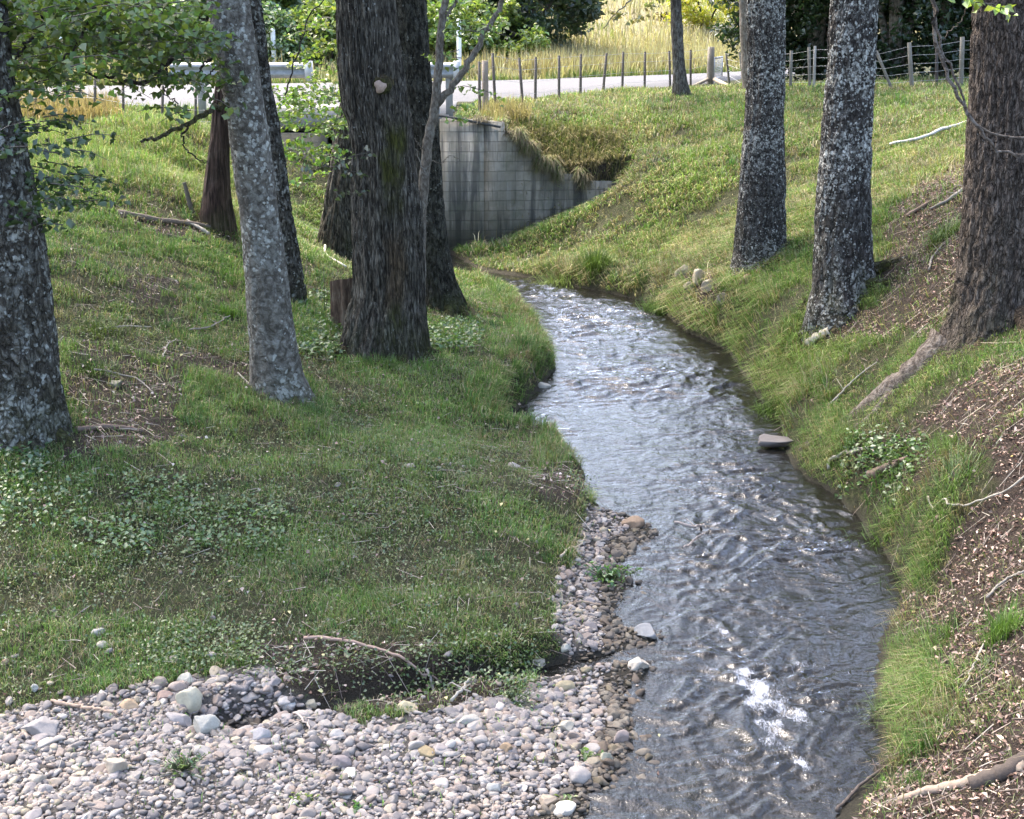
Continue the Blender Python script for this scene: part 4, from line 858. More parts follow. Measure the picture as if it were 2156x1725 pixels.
mb = MB(); mb.tube([aty(a, b, 28.85) for a, b in ((922, 243), (975, 252), (1054, 268))], [.03, .028, .025], 6, col=(.05, .05, .05)); mb.build('cap_rail', M_CONC, wall, wb)
bb = np.array([-3, 29, 2.4]); bridge = thing('bridge', bb, 'low concrete road bridge over the stream behind the big trunks', 'bridge')
mb = MB(); mb.box((-5.2, 29.35, 2.38), (-1.3, 36.9, 2.70), (.2, .19, .18)); mb.build('deck', M_CONC, bridge, bb)
mb = MB(); mb.box((-5.3, 29.02, 2.46), (-1.46, 29.345, 2.86), (.22, .215, .20)); mb.build('edge_beam', M_CONC, bridge, bb)
V, Q = prism_wall(np.linspace(-5.0, -3.75, 5), np.full(5, 28.75), 2.376, -.3, .4); mesh_np('abutment', V, [Q], M_BLOCK, None, False, bridge, bb)
# guardrails
m, nt, out = nmat('galvanised_steel'); v = mapping(nt); n1 = noise(nt, v, 8, 4)
finish(nt, out, ramp(nt, n1.outputs[0], [(.3, (.20, .205, .21)), (.7, (.36, .365, .37))]).outputs[0], .5, None, metal=.4, spec=.5); M_METAL = m
M_WHITE = col_mat('white_paint', .6, 20, .1, .2, .004, .4)
def guardrail(label, pxa, pxb, y, ztop, posts, endpx, ya=None):
    xa, xb = aty(pxa, 150, y)[0], aty(pxb, 150, y)[0]; b = np.array([xa, y, ztop - .8]); t = thing('guardrail', b, label, 'guardrail', 'guardrails on the bridge')
    prof = [(0, .31), (-.035, .29), (-.075, .25), (-.075, .215), (-.02, .17), (-.02, .14), (-.075, .095), (-.075, .06), (-.035, .02), (0, 0)]
    V = [(xx, y + p_, ztop - .31 + q_) for xx in (xa, xb) for p_, q_ in prof]; V += [(a_, b_ + .006, c_) for a_, b_, c_ in V]
    n = len(prof); Q = [(i, i + 1, n + i + 1, n + i) for i in range(n - 1)] + [(2 * n + i, 3 * n + i, 3 * n + i + 1, 2 * n + i + 1) for i in range(n - 1)]
    mesh_np('beam', V, [Q], M_METAL, None, True, t, b)
    for p_ in posts:
        xx = aty(p_, 150, y)[0]; mb = MB(); mb.box((xx - .07, y + .02, ztop - 1.25), (xx + .07, y + .16, ztop - .02), (.24, .235, .22)); mb.build('post', M_CONC, t, b)
    xx = aty(endpx, 150, y)[0]; mb = MB()
    mb.box((xx - .07, y - .09, ztop - .36), (xx + .07, y + .12, ztop + .03), (.45, .45, .45)); mb.build('end_cap', M_WHITE, t, b)
guardrail('galvanised guardrail ending left of the massive trunk', 360, 650, 29.6, aty(600, 132, 29.6)[2], (420, 560), 650)
guardrail('short galvanised guardrail end showing behind the forked sapling', 720, 955, 29.6, aty(900, 132, 29.6)[2], (750, 870, 945), 962)
def marker(px, top, y, label):
    p = aty(px, top, y); zg_ = float(hz(p[0], y)); b = np.array([p[0], y, zg_]); mb = MB()
    mb.tube([b + [0, 0, -.2], b + [0, 0, .6], [p[0], y, p[2] - .05], p], [.075, .075, .075, .05], 10, col=(.8, .8, .8))
    tag(mb.build('marker_post', M_WHITE, None, b, True), label, 'post', 'white marker posts along the road')
marker(574, 60, 46, 'white marker post behind the left guardrail end'); marker(124, 42, 45, 'white marker post seen through leaves at far left'); marker(966, 40, 46, 'white marker post behind the forked sapling')
# fence
M_WIRE = M_METAL
def post_geo(top, bot, y, r, col, dy=.0):
    A_, B_ = aty(*bot, y), aty(*top, y); B_[1] += dy; mb = MB(); g = float(hz(A_[0], A_[1])); A2 = A_ + (A_ - B_) / np.linalg.norm(A_ - B_) * .6
    mb.tube([A2, A_, (A_ + B_) / 2, B_], [r, r, r * .98, r * .95], 7, col=col); return mb, A_, B_
def fence(label, posts, wires, col, r):
    b = aty(*posts[0][1], posts[0][2]); t = thing('wire_fence', b, label, 'fence', 'post and wire fences'); T_, B_ = [], []
    for top, bot, y, *k in posts:
        mb, a_, b_ = post_geo(top, bot, y, k[0] if k else r, k[1] if len(k) > 1 else col); mb.build('post', M_WOOD, t, b); T_.append(b_); B_.append(a_)
    for f_ in wires:
        mb = MB(); P = [a_ * (1 - f_) + b_ * f_ + [0, -.04, 0] for a_, b_ in zip(B_, T_)]; mb.tube(P, .0035, 4); mb.build('wire', M_WIRE, t, b)
    return t
BR = (.10, .085, .07)
yl = lambda px: np.interp(px, [0, 430], [28.3, 28.3])
fence('dark post and wire fence along the road at far left', [((x_, t_), (x_ + d_, b_), 28.4) for x_, t_, b_, d_ in ((8, 168, 240, 0), (74, 170, 252, 2), (140, 158, 262, 2), (200, 160, 262, 0), (259, 172, 272, 1), (343, 180, 282, -2), (412, 188, 285, 0), (480, 190, 286, 0))], (.3, .55, .8), BR, .030)
RP = [((1009, 130), (1010, 222), 31.0), ((1021, 128), (1022, 214), 31.6, .075, (.20, .165, .13)), ((1037, 112), (1043, 225), 31.9), ((1093, 122), (1101, 224), 32.6), ((1128, 120), (1127, 222), 33.4), ((1177, 117), (1177, 214), 34.3), ((1223, 114), (1222, 208), 35.3), ((1277, 112), (1269, 202), 36.4), ((1312, 109), (1310, 197), 37.6), ((1358, 109), (1357, 193), 38.9), ((1409, 107), (1411, 190), 40.4), ((1454, 105), (1454, 186), 42.0), ((1497, 99), (1495, 170), 43.0, .11, (.22, .19, .15))]
fence('dark post and wire fence running up the far mound to a thick corner post', RP, (.25, .5, .75, .95), BR, .034)
GRW = (.15, .135, .11)
fence('weathered post and wire fence in front of the dark trees at right', [((1528, 108), (1535, 172), 41), ((1557, 110), (1568, 196), 38), ((1606, 108), (1606, 192), 35.5), ((1666, 107), (1664, 190), 34.5, .04, GRW), ((1703, 100), (1705, 192), 33.8, .04, GRW), ((1716, 97), (1713, 192), 33.6, .035, (.24, .22, .19)), ((1800, 98), (1800, 192), 33.0, .04, GRW), ((1845, 108), (1879, 192), 32.6, .035, GRW), ((1914, 90), (1920, 192), 32.3, .05, GRW), ((1972, 88), (1972, 188), 32.3, .035, (.06, .05, .045)), ((2026, 78), (2023, 184), 32.4, .055, GRW), ((2120, 74), (2120, 184), 32.4, .05, GRW)], (.2, .38, .56, .74, .92), GRW, .034)
def stay(pa, ya, pb, yb, r, label, col=(.24, .20, .15)):
    a_, b_ = aty(*pa, ya), aty(*pb, yb); mb = MB(); mb.tube([a_, (a_ + b_) / 2, b_], [r, r, r], 8, col=col); tag(mb.build('fence_stay', M_WOOD, None, a_), label, 'log', 'stay rails at the corner post')
stay((1490, 167), 42.9, (1452, 186), 41.9, .05, 'low wooden stay rail running left from the thick corner post')
stay((1504, 167), 42.9, (1562, 196), 37.8, .06, 'low wooden stay rail running right from the thick corner post')
# small mesh gate beyond the corner post
gb = aty(1510, 164, 44); gate = thing('gate', gb, 'grey wire mesh gate end beside the thick corner post', 'gate')
a_, b_ = aty(1502, 122, 44.2), aty(1520, 162, 45.6)
mb = MB()
c4 = [np.array(q) for q in ((a_[0], 44, a_[2]), (b_[0], 45.6, a_[2]), (b_[0], 45.6, b_[2]), (a_[0], 44, b_[2]))]
for i in range(4): mb.tube([c4[i], c4[(i + 1) % 4]], .022, 6)
mb.build('frame', M_METAL, gate, gb, True)
mb = MB()
for f_ in np.linspace(.06, .94, 12): mb.tube([c4[0] * (1 - f_) + c4[3] * f_, c4[1] * (1 - f_) + c4[2] * f_], .007, 4)
for f_ in np.linspace(.1, .9, 9): mb.tube([c4[0] * (1 - f_) + c4[1] * f_, c4[3] * (1 - f_) + c4[2] * f_], .007, 4)
mb.build('mesh_infill', M_METAL, gate, gb)

# ------------------------------------------------------------------ sticks, logs, stump
def stick(pp, r0, r1, col, label, lift=None, name='stick', cat='stick', y=None, jit=.006):
    if y is None:
        P, R = ground_tube(pp, r0, r1, (r0 * .7 if lift is None else lift), 22, jit)
    else:
        P = spline([aty(a, b, yy) for (a, b), yy in zip(pp, y)], 22, jit); R = np.linspace(r0, r1, 22)
    b = P[0].copy(); mb = MB(); kk_ = np.arange(len(R)); R = R * (1 + .16 * vn2(kk_ * .9, kk_ * 0. + len(label), 6)) ; mb.tube(P, R, 7, col=col)
    if name == 'stick' and y is None and len(pp) > 2:
        rs = np.random.default_rng(len(label) * 7 + int(pp[0][0]))
        for q in range(int(rs.integers(1, 4))):
            k0 = int(rs.integers(4, 17)); d = P[k0 + 1] - P[k0]; d /= np.linalg.norm(d) + 1e-9; sd = np.array([-d[1], d[0], .35]) * rs.choice([-1, 1]); sd[2] = abs(sd[2]); L_ = rs.uniform(.04, .13)
            mb.tube([P[k0], P[k0] + (d * .6 + sd * .5) * L_ * .6, P[k0] + (d + sd * .9) * L_], [R[k0] * .6, R[k0] * .4, R[k0] * .2], 5, col=col)
    return tag(mb.build(name, M_WOOD, None, b, True), label, cat, 'fallen sticks and branches on the banks')
PALE, GREY, BRN, DRK = (.30, .27, .22), (.22, .195, .165), (.17, .12, .09), (.07, .055, .045)
stick([(1872, 316), (1915, 308), (1960, 295), (2000, 280), (2050, 265)], .022, .035, (.46, .44, .40), 'long white birch branch lying up the right slope', .10)
stick([(2043, 388), (2005, 420), (1960, 445)], .030, .018, GREY, 'brown grey stick left of the brown scaly trunk', .03)
stick([(1905, 462), (1950, 435), (1990, 412), (2020, 395)], .028, .012, BRN, 'dark straight branch on the bare soil right of the speckled pair', .03)
stick([(1652, 402), (1672, 408), (1690, 416)], .018, .012, DRK, 'black short stick between the speckled trunks', .04)
stick([(1692, 440), (1725, 410), (1745, 392)], .014, .008, GREY, 'straw coloured stick leaning to the right speckled trunk', .03)
stick([(1955, 575), (1965, 545), (1985, 520)], .012, .007, GREY, 'thin curved twig on the leaf-strewn right slope', .03)
stick([(1745, 865), (1790, 820), (1845, 775)], .012, .006, PALE, 'long straw coloured stick beside the exposed root', .06)
stick([(1742, 1000), (1748, 978), (1790, 968), (1850, 962)], .018, .01, PALE, 'bent pale stick over the right bank edge near the slab', .05)
stick([(1830, 1010), (1870, 990), (1910, 970)], .045, .02, BRN, 'thick broken brown branch stub in the bank hollow', .04)
stick([(1952, 1070), (1990, 1082), (2050, 1080), (2110, 1060), (2160, 1025)], .009, .007, PALE, 'long bowed pale stick across the bank grass at right', .09)
stick([(1935, 1110), (1985, 1100)], .014, .01, BRN, 'short brown stick near the water below the bowed stick', .03)
stick([(1760, 1722), (1815, 1660), (1870, 1620), (1905, 1580)], .012, .008, DRK, 'dark slim branch slanting from the water at lower right', .03)
stick([(1890, 1690), (1960, 1668), (2050, 1650), (2160, 1620)], .02, .05, (.26, .20, .15), 'long brown half-buried root-like log at lower right', .01, 'log', 'log')
stick([(2045, 1665), (2110, 1640), (2170, 1600)], .05, .05, DRK, 'dark thick log end at the right photo edge', .03, 'log', 'log')
stick([(2070, 1365), (2045, 1420), (2030, 1460)], .008, .005, PALE, 'thin pale stick on leaf litter near the bright tussock', .03)
stick([(2075, 1270), (2110, 1235), (2156, 1210)], .012, .008, GREY, 'grey stick on the leaf litter at the right edge', .03)
stick([(662, 497), (690, 502), (684, 520), (690, 545), (728, 568)], .028, .016, (.62, .58, .5), 'crooked white dead branch left of the massive trunk', .05)
stick([(640, 480), (670, 490), (700, 498)], .03, .02, GREY, 'broken grey log at the foot of the fanning trunk', .04, 'log', 'log')
stick([(408, 462), (400, 430), (388, 384)], .045, .032, (.10, .085, .065), 'dark leaning broken stake left of the reddish trunk', y=(21.4, 21.4, 21.4), name='stake', cat='stake', jit=0)
stick([(250, 455), (330, 470), (400, 478), (500, 492)], .05, .03, (.12, .095, .075), 'long fallen log across the upper left slope', .04, 'log', 'log')
stick([(350, 500), (430, 520), (500, 545)], .028, .018, DRK, 'dark slim fallen branch below the long log', .03)
stick([(440, 500), (410, 482), (395, 470)], .03, .014, PALE, 'pale broken branch piece beside the leaning stake', .05)
stick([(160, 910), (215, 905), (300, 912)], .028, .022, (.13, .095, .075), 'brown log lying beside the left edge trunk', .02, 'log', 'log')
stick([(195, 788), (240, 795), (290, 808), (325, 838)], .012, .006, GREY, 'curved grey stick on the shaded left slope', .05)
stick([(400, 705), (440, 700), (485, 675)], .012, .006, GREY, 'thin stick pointing up in the shaded left grass', .06)
stick([(210, 700), (270, 692), (320, 694)], .012, .007, PALE, 'pale straight twig lying on the left slope', .03)
stick([(345, 760), (352, 735), (372, 720)], .009, .005, PALE, 'hooked pale twig on the bare left soil', .04)
stick([(500, 790), (530, 820), (575, 840)], .010, .006, PALE, 'pale twig near the smooth grey trunk foot', .03)
stick([(640, 1355), (740, 1362), (830, 1390), (880, 1425), (930, 1455)], .014, .008, (.30, .21, .16), 'long reddish root strand along the grass bank edge', .04)
stick([(900, 1430), (960, 1460), (990, 1475)], .012, .006, GREY, 'thin grey twig over the ditch at the bank', .06)
stick([(950, 1490), (985, 1450), (1000, 1440)], .012, .008, PALE, 'small pale upright twig at the ditch side', .05)
stick([(580, 1500), (625, 1510), (655, 1545)], .010, .006, (.45, .36, .29), 'forked pale twig on the ditch leaves', .03)
stick([(110, 1485), (180, 1500), (250, 1510)], .014, .008, (.34, .24, .17), 'tan stick lying on the gravel behind the blue grey boulder', .03)
stick([(1170, 1278), (1215, 1275), (1265, 1280)], .018, .012, (.24, .18, .13), 'brown stick on the mud of the spit', .02)
stick([(1420, 1130), (1460, 1140), (1490, 1128), (1502, 1120)], .014, .008, (.25, .21, .18), 'waterlogged branch lying in the shallows off the spit', .14)
stick([(1440, 1190), (1462, 1172), (1478, 1158)], .010, .006, (.25, .21, .18), 'thin twig poking from the shallow water', .16)
stick([(1180, 1180), (1225, 1150), (1232, 1130)], .012, .007, (.42, .34, .25), 'pale driftwood twig at the back of the spit', .03)
stick([(1700, 730), (1730, 712), (1750, 700)], .05, .06, (.42, .37, .29), 'bleached rotten log piece below the right speckled trunk', .03, 'log', 'log')
stick([(1560, 600), (1600, 590), (1650, 585)], .014, .01, BRN, 'brown twig at the foot of the left speckled trunk', .03)
# stump
M_STUMP = bark_mat('weathered_stump_wood', (.055, .036, .025), (.17, .115, .078), (.3, .27, .2), .1, 14, .15, 0, 20, .9)
p = hit(722, 690); sb = np.array([p[0], p[1] + .1, hz(p[0], p[1])]); stump = thing('stump', sb, 'weathered cut stump with mossy top beside the massive trunk', 'stump')
r_ = np.random.default_rng(8); th = np.linspace(0, 2 * np.pi, 40, endpoint=False); zz = np.linspace(-.1, .62, 20); TH, ZZ = np.meshgrid(th, zz)
RR = .15 + .04 * np.exp(-np.maximum(ZZ, 0) / .12) + .02 * np.cos(TH * 5) + .012 * vn(np.cos(TH) * 7, np.sin(TH) * 7, ZZ * 2, 3)
V = np.stack([sb[0] + RR * np.cos(TH), sb[1] + RR * np.sin(TH), sb[2] + ZZ + .04 * np.cos(TH + 1) * (ZZ > .55)], -1).reshape(-1, 3)
i = np.arange(19)[:, None] * 40; j = np.arange(40)[None, :]; kk = (j + 1) % 40
mesh_np('trunk', V, [np.stack([i + j, i + kk, i + 40 + kk, i + 40 + j], -1).reshape(-1, 4)], M_STUMP, np.zeros((len(V), 3)), True, stump, sb)
V2 = np.vstack([V[-40:], V[-40:].mean(0)]); mesh_np('cut_top', V2, [[(a_, (a_ + 1) % 40, 40) for a_ in range(40)]], M_WOOD, np.broadcast_to(np.array([.12, .12, .06]), V2.shape), False, stump, sb)

# ------------------------------------------------------------------ grass
def blades(x, y, L, wd, lean, C, az=None, r=rng, z=None):
    n = len(x); z = hz(x, y) - .01 if z is None else z
    az = r.uniform(0, 2 * np.pi, n) if az is None else az
    d = np.stack([np.cos(az), np.sin(az), np.zeros(n)], 1); fa = az + np.pi / 2 + r.normal(0, .7, n)
    s = np.stack([np.cos(fa), np.sin(fa), np.zeros(n)], 1) * wd[:, None] * .5
    B = np.stack([x, y, z], 1); L1 = L[:, None]; ln = lean[:, None]; up = np.array([0, 0, 1.])
    Mi = B + up * L1 * .55 * np.sqrt(np.clip(1 - ln ** 2 * .6, .1, 1)) + d * L1 * ln * .32
    Ti = B + up * L1 * np.clip(1 - ln * .85, .06, 1) + d * L1 * ln * .92
    V = np.stack([B - s, B + s, Mi + s * .8, Mi - s * .8, Ti], 1).reshape(-1, 3)
    b = np.arange(n)[:, None] * 5
    K = np.repeat(C, 5, 0); 
    return V, b + [0, 1, 2, 3], b + [3, 2, 4], K
def grad(x, y, e=.15):
    return (hz(x + e, y) - hz(x - e, y)) / (2 * e), (hz(x, y + e) - hz(x, y - e)) / (2 * e)
GRN = np.array([(.080, .165, .034), (.100, .185, .038), (.064, .140, .034), (.125, .198, .050), (.155, .205, .070)])
STRAW = np.array([(.30, .25, .13), (.24, .19, .10), (.36, .32, .19)])
tree_bases = [(np.array(t_.location[:2]), r_) for t_, r_ in ((tL, .55), (t2, .33), (t3, .2), (t4, .3), (t5, .55), (t6, .55), (t7, .4), (t10, .4), (t11, .45), (t12, .7))]
def grass_patch(x0, x1, y0, y1, dens, wk):
    n = int((x1 - x0) * (y1 - y0) * dens); x = rng.uniform(x0, x1, n); y = rng.uniform(y0, y1, n)
    z = hz(x, y); g, l, dirt, px, py = zones(x, y, z)
    ins = inpoly(x, y, WATER)
    patch = fbm2(x * 1.1, y * 1.1, 51, 3); fine = vn2(x * 4.5, y * 4.5, 52)
    w = np.clip(np.where(y > 19, .95, .70) + 1.6 * patch + .8 * fine, .05, 1); w = np.where((px > 1500) & (y < 15), np.clip(.5 + 1.3 * patch + .7 * fine, .04, 1), w)
    w = np.where(g, .015, w); w = np.where(l, .05 + .25 * (patch > .28), w); w = np.where(dirt, .10, w)
    w = np.where(z < .035, 0, w)
    vis = (px > -260) & (px < 2420) & (py > 40) & (py < 1900)
    yn = np.interp(x, [p[0] for p in ROAD_NEAR], [p[1] for p in ROAD_NEAR])
    w = np.where(y > yn - .3, 0, w)
    w = np.where((x > WX[0]) & (x < WX[-1]) & (y > np.interp(x, WX, WY) - .02) & (y < np.interp(x, WX, WY) + .3), w * .6 * (x > .3), w)
    w = np.where((x > -4.9) & (x < -1.2) & (y > 28.6), 0, w)
    for c_, r_ in tree_bases: w = np.where((x - c_[0]) ** 2 + (y - c_[1]) ** 2 < (r_ * .8) ** 2, 0, w)
    k = vis & (rng.random(n) < w); x, y, z, px, py, patch, fine = (q[k] for q in (x, y, z, px, py, patch, fine)); l = l[k]; dirt = dirt[k]
    n = len(x); gx, gy = grad(x, y); slope = np.hypot(gx, gy)
    ds = segdist(x, y, WATER, True)
    right = (px > 1000) & (y > 15) & ((px > 1180) | (y > 25)); embank = right & (y > 20)
    backl = (px < 560) & (y > 21.5)
    L = .05 + .04 * rng.random(n) + .06 * np.clip(patch + .1, 0, 1)
    L = np.where(right, L * 1.9 + .03, L); L = np.where(embank, L * 1.1, L); L = np.where(backl, L * 2.4 + .08, L)
    mid_l = (px < 700) & (y > 13.5) & ~backl; L = np.where(mid_l, L * 1.6 + .02, L)
    lip = (ds < .5) & (z > .08); L = np.where(lip, L * 1.7 + .05, L)
    L = np.where((px > 1500) & (y < 15), L * 1.15, L)
    L *= rng.uniform(.55, 1.25, n)
    az = rng.uniform(0, 2 * np.pi, n); da = np.arctan2(-gy, -gx)
    down = rng.random(n) < np.clip(slope * 1.3, 0, .8); az = np.where(down, da + rng.normal(0, .7, n), az)
    lean = np.clip(rng.beta(2, 2.2, n) + .30 * slope + .15 * embank, .05, .98)
    ci = rng.integers(0, 5, n); C = GRN[ci].copy()
    yel = np.clip(.3 + .6 * fbm2(x * .6, y * .6, 57, 2) + .35 * right + .35 * backl, 0, 1)[:, None]
    C = C * (1 - .6 * yel) + np.array([.185, .235, .062]) * .6 * yel
    sp = .15 + .12 * (fine > .3) + .16 * embank + .12 * (patch < -.2) + .10 * lip + .25 * l + .2 * dirt + .1 * backl
    sp = sp + embank * np.clip(.35 * fbm2(x * .9, y * .9, 58, 3) + .1, 0, .4) + .25 * sstep(24, 27, y) * (px > 1060) * (px < 1320) * (py > 280) * (py < 400)
    st_ = rng.random(n) < sp; C[st_] = STRAW[rng.integers(0, 3, st_.sum())] * rng.uniform(.6, 1.1, (st_.sum(), 1))
    C *= rng.uniform(.65, 1.3, (n, 1)) * np.clip(1 + .5 * patch + .25 * fine, .5, 1.5)[:, None]
    return blades(x, y, L, np.clip(rng.normal(1, .25, n), .5, 1.8) * wk, lean, C, az)
parts = [grass_patch(-5, 3.6, 7, 11, 6000, .0050), grass_patch(-6, 5.2, 11, 15, 4200, .0060), grass_patch(-7.5, 6.5, 15, 20, 2900, .0080), grass_patch(-10, 8.5, 20, 26, 2200, .0105), grass_patch(-12, 12.5, 26, 38, 1100, .016)]
def join(parts):
    Vs, Qs, Ts, Cs = [], [], [], []; n = 0
    for V, Q, T, C in parts: Vs.append(V); Qs.append(Q + n); Ts.append(T + n); Cs.append(C); n += len(V)
    return np.vstack(Vs), np.vstack(Qs), np.vstack(Ts), np.vstack(Cs)
def thatch(n, x0, x1, y0, y1, wd):
    x = rng.uniform(x0, x1, n); y = rng.uniform(y0, y1, n); z = hz(x, y); g, l, dirt, px, py = zones(x, y, z); ds = segdist(x, y, WATER, True)
    w = np.where(g, .03, .8); w = np.where(l, .45, w); w = np.where(dirt, .16, w); yn = np.interp(x, [p[0] for p in ROAD_NEAR], [p[1] for p in ROAD_NEAR])
    k = (rng.random(n) < w) & (z > .04) & (px > -200) & (px < 2350) & (y < yn - .4) & ~((x > WX[0]) & (x < WX[-1]) & (y > 28.6) & (y < 29.6)) & ~((x > -4.9) & (x < -1.2) & (y > 28.6)); x, y, ds, l, dirt = x[k], y[k], ds[k], l[k], dirt[k]; n = len(x)
    C = np.array([(.26, .21, .12), (.18, .14, .085), (.10, .075, .045), (.33, .29, .19), (.10, .135, .04), (.14, .175, .055)])[rng.choice(6, n, p=[.16, .14, .12, .08, .25, .25])] * rng.uniform(.6, 1.25, (n, 1))
    return blades(x, y, rng.uniform(.04, .15, n) * (1 + .03 * y), np.full(n, wd) * rng.uniform(.6, 1.2, n), rng.uniform(.8, .98, n), C)
parts += [thatch(44000, -5, 3.8, 6.2, 11, .004), thatch(42000, -6, 5.4, 11, 16, .005), thatch(30000, -8, 7, 16, 23, .008), thatch(22000, -10, 11, 23, 34, .012)]
nc_ = 900; cxs = rng.uniform(-8, 9, nc_); cys = 7.5 + 26 * rng.random(nc_) ** 1.3; cz_ = hz(cxs, cys); g_, l_, d_, px_, py_ = zones(cxs, cys, cz_)
yn_ = np.interp(cxs, [p[0] for p in ROAD_NEAR], [p[1] for p in ROAD_NEAR])
kc = (cz_ > .10) & ~g_ & ~d_ & (px_ > -150) & (px_ < 2320) & (cys < yn_ - .6) & ~((cxs > -4.9) & (cxs < 2.4) & (cys > 28.3)) & (~l_ | (rng.random(nc_) < .3))
for c_, r_ in tree_bases: kc &= (cxs - c_[0]) ** 2 + (cys - c_[1]) ** 2 > r_ ** 2
cxs, cys = cxs[kc], cys[kc]; m_ = 34; n = len(cxs) * m_; ox, oy = rng.normal(0, 1, n), rng.normal(0, 1, n); sp_ = np.repeat(rng.uniform(.025, .07, len(cxs)), m_); ck_ = np.repeat(np.arange(len(cxs)), m_)
hgt_ = np.repeat(rng.uniform(.10, .24, len(cxs)), m_) * (1 + .4 * (cys[ck_] > 19)); col_ = np.vstack([GRN * .8, GRN * 1.15, STRAW[:1] * .8])[np.repeat(rng.integers(0, 11, len(cxs)), m_)] * rng.uniform(.65, 1.25, (n, 1))
# overhanging clumps along the right water edge and the left lip
ew = np.array([wr[i_] for i_ in range(4, len(wr))] + [wl[i_] for i_ in range(5, 15)]); ek = rng.integers(0, len(ew) - 1, 150); ef = rng.random(150); ej = np.minimum(ek + 1, len(ew) - 1)
ex = ew[ek, 0] * (1 - ef) + ew[ej, 0] * ef; ey = ew[ek, 1] * (1 - ef) + ew[ej, 1] * ef; okp = np.hypot(ew[ek, 0] - ew[ej, 0], ew[ek, 1] - ew[ej, 1]) < 3; side = np.where(ek >= len(wr) - 4, -1, 1)
ex = ex + side * rng.uniform(.12, .5, 150); okp &= (hz(ex, ey) > .06); ex, ey, side = ex[okp], ey[okp], side[okp]; m2 = 60; ck2 = np.repeat(np.arange(len(ex)), m2); n2 = len(ck2)
kind2 = np.repeat(rng.random(len(ex)), m2)[:, None]; cc2 = np.where(kind2 < .28, STRAW[1] * .85, np.where(kind2 < .6, GRN[0] * .8, GRN[3])) * rng.uniform(.6, 1.25, (n2, 1))
parts.append(blades(ex[ck2] + rng.normal(0, .05, n2), ey[ck2] + rng.normal(0, .05, n2), np.repeat(rng.uniform(.14, .32, len(ex)), m2) * rng.uniform(.5, 1.1, n2) * (.7 + ey[ck2] / 40), .004 * (.6 + ey[ck2] / 15), np.clip(rng.beta(2.4, 1.8, n2), .1, .97), cc2, np.where(side[ck2] > 0, np.pi, 0) + rng.normal(0, .9, n2)))
parts.append(blades(cxs[ck_] + ox * sp_, cys[ck_] + oy * sp_, hgt_ * rng.uniform(.5, 1.1, n), .0042 * (.5 + cys[ck_] / 16), np.clip(rng.beta(2, 2.4, n), .05, .95), col_, np.arctan2(oy, ox) + rng.normal(0, .6, n)))
for c_, r_ in tree_bases:
    n = int(900 * r_ / .5); a = rng.uniform(0, 6.283, n); rr_ = r_ * rng.normal(.88, .13, n); x = c_[0] + rr_ * np.cos(a); y = c_[1] + .25 + rr_ * np.sin(a); sc2 = .6 + y / 22
    cc_ = GRN[rng.integers(0, 5, n)] * rng.uniform(.55, 1.1, (n, 1)); st2 = rng.random(n) < .3; cc_[st2] = STRAW[rng.integers(0, 3, st2.sum())] * .7
    parts.append(blades(x, y, rng.uniform(.05, .17, n) * sc2, np.full(n, .006) * sc2, rng.beta(2, 2, n), cc_))
V, Q, T, C = join(parts); print('blades', len(Q))
tag(mesh_np('grass', V, [Q, T], M_GRASS, C), 'green grass with dry stems covering both banks of the stream', 'grass', kind='stuff')
